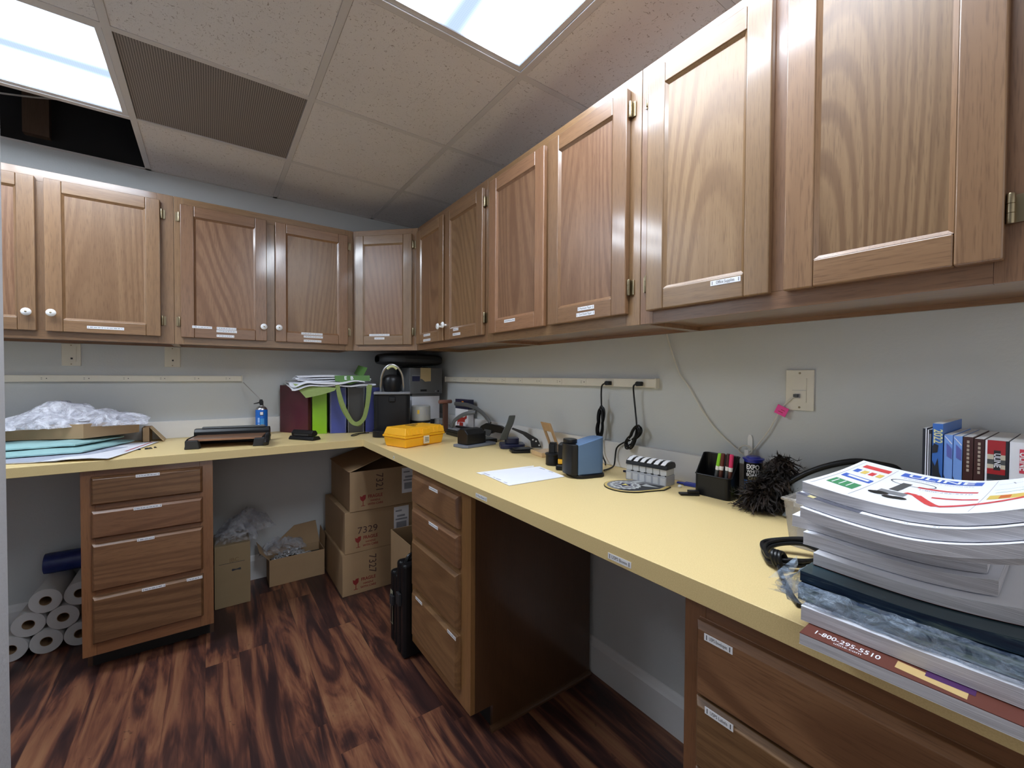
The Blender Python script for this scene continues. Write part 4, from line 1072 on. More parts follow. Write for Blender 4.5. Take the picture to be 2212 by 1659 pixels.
m = MB(); m.box(0.105, 0.125, 0.06, 0.125, 0.0982, 0.1012); m.box(0.125, 0.175, 0.105, 0.125, 0.0982, 0.1012); m.build('lid_handle', plain('handle_ochre', (0.28, 0.16, 0.02), 0.5), t, bevel=0.001)
m = MB(); m.box(0.120, 0.155, -0.007, 0.001, 0.012, 0.052, 0)
for z in (0.024, 0.032, 0.040): m.box(0.125, 0.150, -0.0085, -0.0068, z, z + 0.003, 1)
m.build('latch', [plain('latch_cream', (0.70, 0.62, 0.44), 0.4), dgrey], t, bevel=0.001)
m = MB(); m.box(0.112, 0.163, -0.0045, 0.006, 0.058, 0.088); m.build('latch_pad', yel, t, bevel=0.003)

# tape-gun package against the right wall
t = thing('tape_gun_package', 'navy and white package with a red tape gun picture, against the right backsplash', 'package', (-0.045, -0.655, Z0))
m = MB(); m.box(-0.022, 0.018, -0.165, 0, 0, 0.155, 0); m.box(-0.022, 0.018, -0.165, 0, 0.1552, 0.215, 1); m.build('package_body', [white, navy], t, bevel=0.001)
m = MB()
m.quad((-0.0226, -0.085, 0.172), (-0.0226, -0.110, 0.172), (-0.0226, -0.110, 0.205), (-0.0226, -0.085, 0.205), 0)
for p in ([(-0.04, 0.10), (-0.13, 0.105), (-0.125, 0.075), (-0.045, 0.07)], [(-0.055, 0.07), (-0.105, 0.07), (-0.10, 0.01), (-0.06, 0.01)], [(-0.12, 0.105), (-0.15, 0.12), (-0.15, 0.10), (-0.125, 0.09)], [(-0.03, 0.09), (-0.045, 0.10), (-0.045, 0.06), (-0.03, 0.05)]):
    m.add([(-0.0226, y, z) for y, z in p], [(0, 1, 2, 3)], 1)
m.build('package_print', [plain('logo_orange', (0.75, 0.28, 0.05), 0.5), plain('gun_red', (0.42, 0.03, 0.02), 0.5)], t)
t = thing('hammer', 'brown-handled hammer standing on its handle end, next to the tape gun package', 'hammer', (-0.130, -0.640, Z0))
m = MB(); m.prism([(-0.016, -0.009), (0.016, -0.009), (0.016, 0.009), (-0.016, 0.009)], 0, 0.185, 'z'); m.build('handle', plain('walnut', (0.09, 0.04, 0.025), 0.5), t, bevel=0.003)
m = MB().at((-0.045, 0, 0.197), ry=PI / 2); m.lathe([(0.011, 0), (0.012, 0.002), (0.012, 0.085), (0.010, 0.088)], 16); m.build('head', plain('copper_brown', (0.25, 0.11, 0.08), 0.4), t)

# long-reach swing cutter (base with two grey arches)
t = thing('guillotine_punch', 'long black punch with two grey arching levers, right of the yellow toolbox', 'paper punch', (-0.122, -0.72, Z0), -PI / 2)
m = MB(); m.box(0, 0.44, -0.045, 0.045, 0, 0.022); m.box(0.0, 0.44, -0.045, -0.030, 0.022, 0.034); m.build('base', black, t, bevel=0.003)
m = MB(); m.prism([(0.0, 0.052), (0.28, 0.060), (0.31, 0.082), (0.36, 0.10), (0.50, 0.098), (0.55, 0.085), (0.56, 0.060), (0.44, 0.058), (0.41, 0.046), (0.30, 0.044), (0.0, 0.036)], 0.020, 0.040, 'y'); m.build('press_beam', black, t, bevel=0.004)
m = MB(); m.box(0.01, 0.13, -0.035, 0.015, 0.0345, 0.042); m.build('paper_guide', mgrey, t, bevel=0.001)
m = MB()
def arch(pts, w=0.007): m.tube(smooth(pts, 5), w, 10, flat=1.8)
arch([(-0.05, 0.045, 0.184), (0.04, 0.045, 0.186), (0.12, 0.045, 0.184), (0.20, 0.045, 0.174), (0.28, 0.045, 0.150), (0.345, 0.042, 0.120), (0.375, 0.040, 0.098)])
arch([(0.03, -0.02, 0.045), (0.06, -0.02, 0.085), (0.12, -0.01, 0.120), (0.18, 0.0, 0.140), (0.235, 0.03, 0.152)])
m.build('lever', plain('lever_grey', (0.115, 0.118, 0.118), 0.4), t)
m = MB().at((0.385, 0.018, 0.066), rx=PI / 2); m.prism([(0.035 * math.cos(a), 0.036 * math.sin(a) ) for a in [PI + PI * i / 10 for i in range(11)]], -0.002, 0.002, 'z'); m.build('pivot_disc', dgrey, t)
# three-hole punch on a grey base
t = thing('three_hole_punch', 'glossy black three-hole punch on a slate grey base', 'hole punch', (-0.328, -1.247, Z0), 0.16)
m = MB(); m.prism([(0, 0.02), (0.022, 0), (0.21, 0.0), (0.21, 0.095), (0, 0.095)], 0, 0.014, 'z'); m.build('base', plain('slate_grey', (0.15, 0.165, 0.20), 0.4), t, bevel=0.003)
m = MB(); m.prism([(0.010, 0.0145), (0.088, 0.0145), (0.088, 0.075), (0.070, 0.094), (0.028, 0.092), (0.004, 0.070)], 0.02, 0.135, 'x'); m.build('punch_body', black, t, bevel=0.005)
m = MB(); m.box(0.138, 0.155, 0.02, 0.07, 0.0145, 0.075); m.build('spring_post', black, t, bevel=0.002)
# upright-lever punch on a navy base
t = thing('lever_punch', 'punch with a tall dark grey upright lever on a navy base', 'hole punch', (-0.105, -1.335, Z0), -0.5)
m = MB(); m.prism(rrect(0.125, 0.10, 0.02), 0, 0.022, 'z', 0, True); m.prism(rrect(0.07, 0.07, 0.02), 0.0225, 0.05, 'z', 0, True); m.build('base', navy, t, bevel=0.003)
m = MB()
lv = [(-0.050, -0.045, 0.045), (-0.035, -0.045, 0.085), (-0.015, -0.04, 0.125), (-0.003, -0.035, 0.165)]
P = smooth(lv, 5)
def fn(u, v):
    i = int(round(u * (len(P) - 1))); w = 0.042 - 0.006 * u
    return P[i] + Vector(((v - 0.5) * w * 0.95, (v - 0.5) * w * 0.2, 0))
m.slab(fn, len(P) - 1, 4, lambda u, v: Vector((0.003, 0.02, 0)), 0); m.build('lever', plain('lever_dark', (0.065, 0.07, 0.065), 0.5), t, bevel=0.004)
# black plate with a drilled sloping bracket
t = thing('binding_comb_tool', 'black flat tool with a sloping bracket pierced by three holes', 'desk tool', (-0.135, -1.462, Z0), -0.42)
m = MB(); m.prism(rrect(0.115, 0.085, 0.02), 0, 0.012, 'z', 0, True); m.prism(rrect(0.09, 0.065, 0.018), 0.0122, 0.018, 'z', 0, True); m.build('base', black, t, bevel=0.002)
m = MB(); m.box(0.030, 0.048, -0.0445, -0.0425, 0.002, 0.018); m.build('tan_sticker', plain('sticker_beige', (0.62, 0.5, 0.28), 0.6), t)
m = MB(); pr = [(-0.045, 0.105), (-0.038, 0.112), (0.03, 0.088), (0.085, 0.055), (0.105, 0.012), (0.055, 0.012), (0.050, 0.045), (0.01, 0.078)]
m.prism(pr, 0.028, 0.040, 'y')
m.build('bracket', blackm, t, bevel=0.001)
m = MB()
for x, z in ((0.060, 0.052), (0.076, 0.044), (0.092, 0.024)):
    mm = Matrix.Translation((x, 0.0275, z)) @ Matrix.Rotation(PI / 2, 4, 'X'); m.tf = mm; m.lathe([(0.0042, 0), (0.0042, 0.0006)], 12)
m.build('hole', whitep, t)
# wooden block stand
t = thing('wooden_stand', 'pale wooden easel stand with an open frame back and block base', 'wooden stand', (-0.088, -1.590, Z0), -1.75)
pine = oak('pale_birch', 'x', light=(0.62, 0.43, 0.24), dark=(0.50, 0.32, 0.165), rough=0.6)
pinev = oak('pale_birch_upright', 'z', light=(0.58, 0.40, 0.21), dark=(0.45, 0.29, 0.14), rough=0.6)
m = MB(); m.box(-0.048, 0.048, -0.055, 0.035, 0, 0.020); m.build('base_block', pine, t, bevel=0.002)
m = MB(); fr = []
def lean(x, y, z): return (x, 0.05 - z * 0.42 + y, z)
def lbar(mb, xa, xb, za, zb, th=0.008): mb.hexa([lean(xa, 0, za), lean(xb, 0, za), lean(xb, th, za), lean(xa, th, za), lean(xa, 0, zb), lean(xb, 0, zb), lean(xb, th, zb), lean(xa, th, zb)])
lbar(m, -0.042, -0.026, 0.005, 0.15); lbar(m, 0.026, 0.042, 0.005, 0.15); lbar(m, -0.026, 0.026, 0.108, 0.15); lbar(m, -0.026, 0.026, 0.02, 0.045)
m.build('frame_back', pinev, t, bevel=0.001)
# black screw-cap jar with a tall neck
t = thing('battery_pack', 'black round-based cordless tool battery with a square post', 'battery', (-0.208, -1.770, Z0))
m = MB(); m.lathe([(0.026, 0), (0.030, 0.002), (0.030, 0.040), (0.033, 0.042), (0.033, 0.047), (0.026, 0.050)], 28); m.build('base', black, t)
m = MB(); m.prism(rrect(0.030, 0.030, 0.006), 0.0502, 0.085, 'z', 0, True); m.prism(rrect(0.024, 0.026, 0.005), 0.0852, 0.092, 'z', 0, True); m.build('post', black, t, bevel=0.001, rz=0.4)
# small black and yellow tool behind the sharpener
t = thing('staple_gun', 'black and yellow hand tool squeezed behind the pencil sharpener', 'hand tool', (-0.215, -1.850, Z0), -0.9)
m = MB(); m.box(-0.03, 0.03, -0.045, 0.035, 0, 0.020); m.box(-0.024, 0.024, -0.035, 0.03, 0.043, 0.10); m.build('housing', black, t, bevel=0.005)
m = MB(); m.box(-0.024, 0.024, -0.032, 0.025, 0.0205, 0.0425); m.build('yellow_body', yel, t, bevel=0.004)
# electric pencil sharpener
t = thing('pencil_sharpener', 'black and slate blue electric pencil sharpener', 'pencil sharpener', (-0.297, -2.006, Z0), -0.24)
shb = plain('sharpener_blue', (0.105, 0.18, 0.31), 0.55, var=0.04)
# outline of the plan, body tall with a slanting top
def slant(pts, z0_, zfun, mb, mi=0, sm=False):
    n = len(pts); b0 = [(x, y, z0_) for x, y in pts]; b1 = [(x, y, zfun(x, y)) for x, y in pts]
    mb.add(b0 + b1, [(i, (i + 1) % n, n + (i + 1) % n, n + i) for i in range(n)], mi, sm)
    k = len(mb.v) - 2 * n; mb.f.append([k + i for i in reversed(range(n))]); mb.m.append(mi); mb.sm.append(False)
    mb.f.append([k + n + i for i in range(n)]); mb.m.append(mi); mb.sm.append(False)
m = MB(); m.prism([(x + 0.055, y + 0.045) for x, y in rrect(0.124, 0.104, 0.028)], 0, 0.012, 'z', 0, True); m.build('base', black, t, bevel=0.002)
ply = [(0.112, 0.0), (0.112, 0.02), (0.108, 0.065), (0.09, 0.088), (0.04, 0.092), (0.002, 0.086)]
m = MB(); arc = [(0.0, 0.0), (0.09, 0.0), (0.102, 0.003), (0.110, 0.012), (0.112, 0.024), (0.111, 0.07), (0.10, 0.088), (0.07, 0.092), (0.02, 0.09)]
slant(arc, 0.0125, lambda x, y: 0.119 + 0.24 * x - 0.06 * y, m, 0, True); m.build('blue_shell', shb, t, bevel=0.003, angle=50)
m = MB(); arc = [(-0.0004, 0.0), (-0.004, 0.0), (-0.020, 0.010), (-0.028, 0.030), (-0.028, 0.062), (-0.018, 0.084), (0.012, 0.0905), (0.019, 0.0902)]
slant([(a - 0.0004, b_) for a, b_ in arc], 0.0125, lambda x, y: 0.121, m, 0, True); m.build('black_front', black, t, bevel=0.003, angle=50)
m = MB(); m.prism([(x - 0.002, y + 0.055) for x, y in rrect(0.045, 0.05, 0.018)], 0.1215, 0.136, 'z', 0, True); m.build('shavings_lid', black, t, bevel=0.003)
# white sheet
t = thing('white_sheet', 'white printed sheets lying on the yellow worktop before the pencil sharpener', 'paper')
t['label'] = 'flat white sheets on the yellow worktop left of the pencil sharpener'
wq = [(-0.535, -1.742), (-0.552, -1.945), (-0.315, -1.955), (-0.283, -1.775)]
m = MB(); poly_slab(m, wq, 0.0026, 0.0022, 0); m.build('sheet', white, t, loc=(0, 0, Z0))
m = MB(); poly_slab(m, [(-0.545, -1.722), (-0.545, -1.76), (-0.30, -1.76), (-0.29, -1.745)], 0.0016, 0.0012, 0); m.build('under_sheet', LABELW, t, loc=(0, 0, Z0))
m = MB()
for (a, b_) in (((-0.527, -1.75), (-0.530, -1.79)), ((-0.532, -1.82), (-0.533, -1.832)), ((-0.534, -1.842), (-0.536, -1.872)), ((-0.540, -1.898), (-0.541, -1.918)), ((-0.30, -1.80), (-0.304, -1.83)), ((-0.307, -1.86), (-0.309, -1.885))):
    m.box(min(a[0], b_[0]) - 0.0025, max(a[0], b_[0]) + 0.0015, min(a[1], b_[1]), max(a[1], b_[1]), 0.00265, 0.0028)
m.build('sheet_print', plain('print_lilac', (0.42, 0.42, 0.52), 0.6), t, loc=(0, 0, Z0))

# six-cell ink dispenser
t = thing('ink_dispenser', 'row of six grey-white ink bottles with black caps in a holder', 'ink dispenser', (-0.160, -2.103, Z0), -PI / 2 + 0.14)
greyw = plain('cell_greywhite', (0.52, 0.53, 0.54), 0.35); clrg = plain('cell_clear', (0.36, 0.37, 0.40), 0.2)
m = MB(); m.box(0, 0.15, 0, 0.062, 0, 0.034); m.build('lower_tray', clrg, t, bevel=0.002)
for i in range(6):
    x = i * 0.025
    b_ = MB(); b_.box(x + 0.0008, x + 0.0242, 0.003, 0.058, 0.0345, 0.056)
    o = b_.build('ink_cell', greyw, t, bevel=0.0015)
    c_ = MB(); c_.box(x + 0.004, x + 0.0215, -0.0009, -0.0001, 0.005, 0.028); c_.build('front_tab', greyw, o)
    c_ = MB(); c_.box(x + 0.0205, x + 0.0295 if i < 5 else x + 0.0245, -0.001, 0.002, 0.0345, 0.0375); c_.build('catch', black, o)
m = MB(); pr = [(0.0, 0.0565), (0.062, 0.0565), (0.064, 0.045), (0.067, 0.060), (0.058, 0.074), (0.04, 0.079), (0.02, 0.078), (0.004, 0.070)]
m.prism([(-0.001, 0.0565), (0.062, 0.0565), (0.064, 0.066), (0.056, 0.076), (0.038, 0.080), (0.018, 0.077), (0.002, 0.068)], 0, 0.152, 'x'); m.build('cap_rail', black, t, bevel=0.001)
m = MB()
for i in range(6):
    x = i * 0.025 + 0.003
    st_ = [(0.004, 0.0695), (0.018, 0.0782), (0.038, 0.0812), (0.050, 0.0795)]
    for q, ((ya, za), (yb, zb2)) in enumerate(zip(st_, st_[1:])):
        xa, xb = x + q * 0.002, x + (q + 1) * 0.002
        m.hexa([(xa, ya, za - 0.001), (xa + 0.015, ya, za - 0.001), (xb + 0.015, yb, zb2 - 0.001), (xb, yb, zb2 - 0.001), (xa, ya, za + 0.0008), (xa + 0.015, ya, za + 0.0008), (xb + 0.015, yb, zb2 + 0.0008), (xb, yb, zb2 + 0.0008)])
m.build('cap_label', LABELW, t)
# badge pad
t = thing('badge_mat', 'flat badge-shaped mat with a gold rim and silver emblem', 'mat', (-0.232, -2.172, Z0), -PI / 2 + 0.1)
def badge(k):
    pts = [(0.078 * k * math.cos(a), 0.078 * k * math.sin(a)) for a in [PI * 0.72 + PI * 1.22 * i / 26 for i in range(27)]]
    return pts + [(0.105 * k, 0.045 * k), (0.100 * k, 0.095 * k), (0.03 * k, 0.115 * k), (-0.03 * k, 0.098 * k)]
m = MB(); m.prism(badge(1.0), 0, 0.003, 'z', 0); m.build('mat_base', black, t)
m = MB(); m.prism(badge(0.975), 0.0031, 0.0036, 'z', 0); m.build('gold_rim', plain('rim_gold', (0.55, 0.40, 0.13), 0.5), t)
m = MB(); m.prism(badge(0.87), 0.0037, 0.0040, 'z', 0)
m.prism([(x, y) for x, y in [(0.005, -0.068), (0.04, -0.055), (0.066, -0.02), (0.088, 0.04), (0.085, 0.08), (0.02, 0.06)]], 0.00405, 0.0042, 'z', 1); m.build('field', [plain('field_grey', (0.17, 0.165, 0.17), 0.5), blackm], t)
m = MB()
def star(r0, r1, n, z0_, mi, cx=0, cy=0):
    m.prism([(cx + (r0 if i % 2 else r1) * math.cos(PI * i / n), cy + (r0 if i % 2 else r1) * math.sin(PI * i / n)) for i in range(2 * n)], z0_, z0_ + 0.0003, 'z', mi)
star(0.046, 0.052, 18, 0.0043, 0, -0.008, -0.005); star(0.036, 0.041, 14, 0.00465, 1, -0.008, -0.005); star(0.024, 0.038, 5, 0.0050, 0, -0.008, -0.005); star(0.016, 0.030, 5, 0.00535, 2, -0.008, -0.005); star(0.006, 0.014, 3, 0.0057, 3, -0.008, -0.005)
m.add([(0.03, 0.03, 0.0046), (0.045, 0.03, 0.0046), (0.085, 0.05, 0.0046), (0.06, 0.052, 0.0046), (0.03, 0.06, 0.0046)], [(0, 1, 2, 3, 4)], 0)
m.add([(-0.02, 0.05, 0.0046), (0.0, 0.045, 0.0046), (0.01, 0.085, 0.0046), (-0.012, 0.09, 0.0046)], [(0, 1, 2, 3)], 0)
m.build('emblem', [plain('emblem_silver', (0.42, 0.43, 0.42), 0.4), plain('field_grey', (0.17, 0.165, 0.17)), plain('emblem_navy', (0.03, 0.03, 0.07), 0.5), plain('emblem_gold', (0.6, 0.5, 0.1), 0.4)], t)
# bits near the organizer
m = MB(); m.box(-0.012, 0.012, -0.035, 0.03, 0, 0.010); m.box(-0.006, 0.006, 0.03, 0.055, 0.002, 0.008)
tag(m.build('blue_marker', plain('marker_blue', (0.02, 0.04, 0.30), 0.35), loc=(-0.050, -2.295, Z0), rz=0.2, bevel=0.002), 'royal blue block against the backsplash between the ink dispenser and the pen organizer', 'eraser')
bpy.data.objects['blue_marker']['label'] = 'royal blue eraser between the ink dispenser and pen organizer'; bpy.data.objects['blue_marker'].name = 'blue_eraser'
m = MB(); m.lathe([(0.004, 0), (0.006, 0.002), (0.006, 0.006), (0.003, 0.009)], 12)
tag(m.build('push_pin', whitep, loc=(-0.100, -2.276, Z0)), 'tiny white knob on the worktop beside the ink dispenser', 'push pin')
m = MB(); m.box(-0.012, 0.012, -0.028, 0.028, 0, 0.006); m.box(-0.01, 0.01, -0.028, 0.002, 0.006, 0.014)
tag(m.build('binder_clip', black, loc=(-0.155, -2.342, Z0), rz=0.9, bevel=0.0015), 'flat black clip lying at the foot of the pen organizer', 'clip')
# the dark wedge left of the dispenser
m = MB(); m.prism([(-0.02, -0.012), (0.03, -0.005), (0.03, 0.012), (0.0, 0.012)], 0, 0.008, 'z')
tag(m.build('blue_pen', navy, loc=(-0.062, -2.040, Z0), rz=-1.4, bevel=0.001), 'dark blue pen tip showing left of the ink dispenser', 'pen')
# desk organizer with pens
t = thing('pen_organizer', 'black pen organizer holding four coloured dry-erase markers', 'pen organizer', (-0.125, -2.340, Z0), -PI / 2)
m = MB(); w, d, h = 0.110, 0.070, 0.064; th = 0.0025
m.prism([(x + w / 2, y + d / 2) for x, y in rrect(w, d, 0.014)], 0, 0.004, 'z', 0, True)
pl = [(x + w / 2, y + d / 2) for x, y in rrect(w, d, 0.014)]
n = len(pl)
for i in range(n):
    a, b_ = Vector(pl[i]), Vector(pl[(i + 1) % n])
    if (b_ - a).length < 1e-6: continue
    ha = h + (0.058 if a.y > d * 0.5 else 0); hb = h + (0.058 if b_.y > d * 0.5 else 0)
    ce = Vector((w / 2, d / 2)); ai = a + (ce - a).normalized() * th; bi = b_ + (ce - b_).normalized() * th
    m.hexa([(a.x, a.y, 0.004), (b_.x, b_.y, 0.004), (bi.x, bi.y, 0.004), (ai.x, ai.y, 0.004), (a.x, a.y, ha), (b_.x, b_.y, hb), (bi.x, bi.y, hb), (ai.x, ai.y, ha)])
m.build('holder_body', black, t)
m = MB(); m.tube([(x, y, h + (0.058 if y > d * 0.5 else 0)) for x, y in pl], 0.0024, 6, closed=True); m.build('rim', black, t)
for k, (x, y, lx, col, lab) in enumerate([(0.050, 0.022, -0.020, (0.22, 0.55, 0.02), 'lime green marker, leaning leftmost in the pen organizer'),
                                (0.066, 0.024, -0.012, (0.11, 0.02, 0.015), 'maroon marker second in the pen organizer'),
                                (0.082, 0.030, -0.010, (0.04, 0.015, 0.012), 'dark brown marker third in the pen organizer'),
                                (0.096, 0.024, -0.008, (0.62, 0.03, 0.12), 'pink marker at the right end of the pen organizer')]):
    q = thing('marker_pen', lab, 'marker', (-0.125 + y, -2.340 - x, Z0 + 0.0055), 0, 'markers in the pen organizer')
    q.rotation_euler = (-lx / 0.125, 0.0, 0)
    cm = plain('marker_col_%d' % k, col, 0.35)
    m = MB(); m.lathe([(0.005, 0), (0.0055, 0.002), (0.0055, 0.078)], 14); m.build('barrel', plain('barrel_brown', (0.10, 0.03, 0.02), 0.4) if k in (1, 3) else dgrey, q)
    m = MB(); m.lathe([(0.0058, 0.0782), (0.0062, 0.09)], 14); m.build('collar', whitep, q)
    m = MB(); m.lathe([(0.0060, 0.0902), (0.0060, 0.126), (0.0048, 0.129)], 14); m.build('cap', cm, q)
# wipes canister
t = thing('wipes_canister', 'tall EXPO white board care canister with a blue lid', 'canister', (-0.050, -2.482, Z0))
a_ = math.atan2(-0.58, -1.31)
m = MB(); m.lathe([(0.0235, 0), (0.0245, 0.002), (0.0245, 0.114)], 36); m.build('tube', black, t)
m = MB(); m.lathe([(0.0247, 0.1142), (0.0247, 0.120), (0.028, 0.121), (0.0285, 0.1245), (0.024, 0.126)], 36); m.lathe([(0.020, 0.1262), (0.018, 0.130)], 30); m.build('lid', plain('lid_blue', (0.02, 0.03, 0.32), 0.3), t)
m = MB()
for z0_, z1_, mi in ((0.030, 0.062, 1), (0.008, 0.0298, 2)):
    for i in range(14):
        p, q = a_ - 1.25 + 2.5 * i / 14, a_ - 1.25 + 2.5 * (i + 1) / 14
        R0 = 0.02470
        m.quad((R0 * math.cos(p), R0 * math.sin(p), z0_), (R0 * math.cos(q), R0 * math.sin(q), z0_), (R0 * math.cos(q), R0 * math.sin(q), z1_), (R0 * math.cos(p), R0 * math.sin(p), z1_), mi)
text_cyl(m, 'EXPO', 0.019, 0.0249, a_ - 0.05, 0.101, 0, bold=0.03, sx=0.75); text_cyl(m, 'WHITE', 0.0125, 0.0249, a_, 0.088, 0, bold=0.01, sx=0.9); text_cyl(m, 'BOARD', 0.0125, 0.0249, a_, 0.078, 0, bold=0.01, sx=0.9); text_cyl(m, 'CARE', 0.0125, 0.0249, a_, 0.068, 3, sx=0.9)
m.build('print', [LABELW, plain('canister_blue', (0.05, 0.14, 0.35), 0.35), plain('canister_lime', (0.30, 0.48, 0.03), 0.35), plain('canister_tan', (0.35, 0.3, 0.16), 0.4)], t)
# feather duster
t = thing('feather_duster', 'dark brown feather duster lying beside the canister', 'feather duster', (-0.100, -2.555, Z0))
FE, nt, bs = nodes('feather_brown')
v, _ = objcoord(nt)
oi = noise_n(nt, v, 26, 4, 0.6)
nt.links.new(ramp(nt, oi, [(0.36, (0.006, 0.004, 0.003)), (0.56, (0.018, 0.010, 0.007)), (0.66, (0.07, 0.045, 0.03)), (0.76, (0.35, 0.28, 0.20))]), bs.inputs['Base Color']); bs.inputs['Roughness'].default_value = 0.7
m = MB(); rr = random.Random(4)
core = smooth([(-0.045, 0.02, 0.040), (-0.03, 0.01, 0.06), (0.0, -0.01, 0.090), (0.03, -0.012, 0.130)], 6)
for k in range(1500):
    c = core[rr.randrange(len(core))]
    th_, ph = rr.uniform(0, 2 * PI), rr.uniform(-1.1, 1.4)
    d = Vector((math.cos(th_) * math.cos(ph), math.sin(th_) * math.cos(ph), math.sin(ph)))
    Lf = rr.uniform(0.030, 0.066) * (0.85 if c.z > 0.09 else 1.0)
    sd = d.cross(Vector((rr.uniform(-1, 1), rr.uniform(-1, 1), rr.uniform(-1, 1)))).normalized()
    w = rr.uniform(0.0012, 0.0035); pts = []
    for i in range(6):
        s_ = i / 5
        p = c + d * Lf * s_ + Vector((0, 0, -0.030 * s_ * s_)) + sd * 0.010 * math.sin(s_ * 3) * rr.uniform(-1, 1)
        p.z = max(p.z, 0.007 + 0.004 * rr.random()); p.x = min(p.x, 0.076)
        pts.append(p)
    vs = []
    for i, p in enumerate(pts):
        ww = w * (0.35 + math.sin(PI * min(1, i / 5 * 0.95)) ) * (0.35 if i == 5 else 1)
        vs += [tuple(p - sd * ww), tuple(p + sd * ww)]
    m.add(vs, [(2 * i, 2 * i + 1, 2 * i + 3, 2 * i + 2) for i in range(5)], 0)
    # barbs at the tip
    for q in range(2):
        e = pts[-1]; f_ = e + d * 0.010 + sd * rr.uniform(-0.012, 0.012) + Vector((0, 0, rr.uniform(-0.006, 0.006))); f_.z = max(f_.z, 0.004); f_.x = min(f_.x, 0.078)
        m.add([tuple(e - sd * 0.0012), tuple(e + sd * 0.0012), tuple(f_)], [(0, 1, 2)], 0)
o = m.build('feathers', FE, t); o['kind'] = 'stuff'
m = MB(); m.tube([core[0], core[8], core[-1]], 0.010, 10); m.tube([core[0] + Vector((0, 0, -0.01)), Vector((0.0, -0.10, 0.020)), Vector((0.03, -0.22, 0.016))], 0.007, 10); m.build('handle', black, t)
# grey tray with a thick black rim, leaning against the wall
t = thing('letter_tray', 'grey plastic tray with a thick black rounded rim leaning on the right wall', 'tray', (-0.05, -2.70, Z0))
rimp = smooth([(-0.06, 0.085, 0.045), (-0.052, 0.112, 0.070), (-0.04, 0.055, 0.122), (-0.03, -0.022, 0.158), (-0.03, -0.082, 0.160), (-0.03, -0.112, 0.150), (-0.04, -0.13, 0.10), (-0.06, -0.13, 0.03)], 6)
m = MB(); m.tube(rimp, 0.0075, 10); m.build('rim', black, t)
m = MB()
bott = [Vector((-0.10, 0.10 - 0.24 * i / (len(rimp) - 1), 0.006)) for i in range(len(rimp))]
def fn(u, v):
    i = int(round(u * (len(rimp) - 1))); return bott[i].lerp(rimp[i], v)
m.slab(fn, len(rimp) - 1, 3, lambda u, v: Vector((0.003, 0, 0)), 0); m.build('tray_panel', plain('smoked_grey', (0.10, 0.105, 0.10), 0.3), t)
m = MB()
for i in range(7): m.box(-0.098 , -0.0965, 0.045 - i * 0.008, 0.049 - i * 0.008, 0.06, 0.085)
m.build('vent_slots', black, t)

# books standing against the right wall
def spinebook(label, y0, w, h, x0, d, mats, art, cat='book', name='book'):
    """y0: left edge (towards the corner); spine faces the room"""
    t = thing(name, label, cat, (x0, y0, Z0), -PI / 2, 'books and catalogs standing against the right wall')
    m = MB(); m.box(0.0003, w - 0.0003, 0, d, 0, h, 0); m.box(0.0012, w - 0.0012, 0.0015, d - 0.001, h + 0.00005, h + 0.0005, 1)
    m.build('cover', mats[:2], t)
    if art:
        m = MB(); art(m, w, h); m.build('spine_print', mats[2:], t)
    return t
pgs = plain('page_edges', (0.62, 0.61, 0.60), 0.7, var=0.06, scale=200)
bblue = plain('book_blue', (0.05, 0.16, 0.50), 0.35); bblue2 = plain('book_sky', (0.20, 0.37, 0.80), 0.35); bdark = plain('book_dark', (0.02, 0.022, 0.028), 0.4); bbrown = plain('book_brown', (0.055, 0.018, 0.014), 0.4)
YB = -2.872
spinebook('thin black folder with white edges at the left end of the standing books', YB, 0.0065, 0.264, -0.21, 0.17, [bdark, pgs, white], lambda m, w, h: m.box(0.0045, 0.006, -0.0006, 0, 0, h, 0), 'folder', 'folder')
spinebook('thin grey booklet between the black folder and the tall blue book', YB - 0.0068, 0.0065, 0.262, -0.21, 0.17, [bdark, pgs, white, mgrey], lambda m, w, h: (m.box(0.0008, 0.0022, -0.0006, 0, 0, h, 0), m.box(0.003, 0.0055, -0.0006, 0, h * 0.6, h * 0.97, 1)), 'booklet', 'booklet')
def a1_(m, w, h):
    m.text('2022', 0.017, (w / 2, -0.0008, h - 0.024), (0, 0, -1), (1, 0, 0), 0, bold=0.02, sx=0.8)
    m.add([(0.0006, -0.0006, 0), (w - 0.0006, -0.0006, 0), (w - 0.0006, -0.0006, h * 0.62), (w * 0.7, -0.0006, h * 0.66), (w * 0.55, -0.0006, h * 0.76), (w * 0.3, -0.0006, h * 0.70), (0.0006, -0.0006, h * 0.74)], [tuple(range(7))], 1)
    m.add([(0.0006, -0.0006, h * 0.79), (w * 0.5, -0.0006, h * 0.80), (w * 0.6, -0.0006, h * 0.85), (w * 0.2, -0.0006, h * 0.86), (0.0006, -0.0006, h * 0.84)], [tuple(range(5))], 1)
spinebook('tall blue book with a yellow 2022 on its spine', YB - 0.0142, 0.0150, 0.275, -0.212, 0.185, [bblue, pgs, plain('spine_yellow', (0.7, 0.7, 0.35), 0.5), bdark], a1_)
def a2_(m, w, h):
    m.add([(0.0006, -0.0006, 0), (w - 0.0006, -0.0006, 0), (w - 0.0006, -0.0006, h * 0.55), (w * 0.6, -0.0006, h * 0.60), (0.0006, -0.0006, h * 0.70)], [tuple(range(5))], 0)
    m.add([(w * 0.3, -0.0007, h * 0.94), (w * 0.9, -0.0007, h * 0.9), (w * 0.9, -0.0007, h * 0.82), (w * 0.35, -0.0007, h * 0.84)], [(0, 1, 2, 3)], 1)
    m.add([(w * 0.05, -0.0007, h * 0.99), (w * 0.15, -0.0007, h * 0.99), (w * 0.9, -0.0007, h * 0.94), (w * 0.9, -0.0007, h * 0.93)], [(0, 1, 2, 3)], 2)
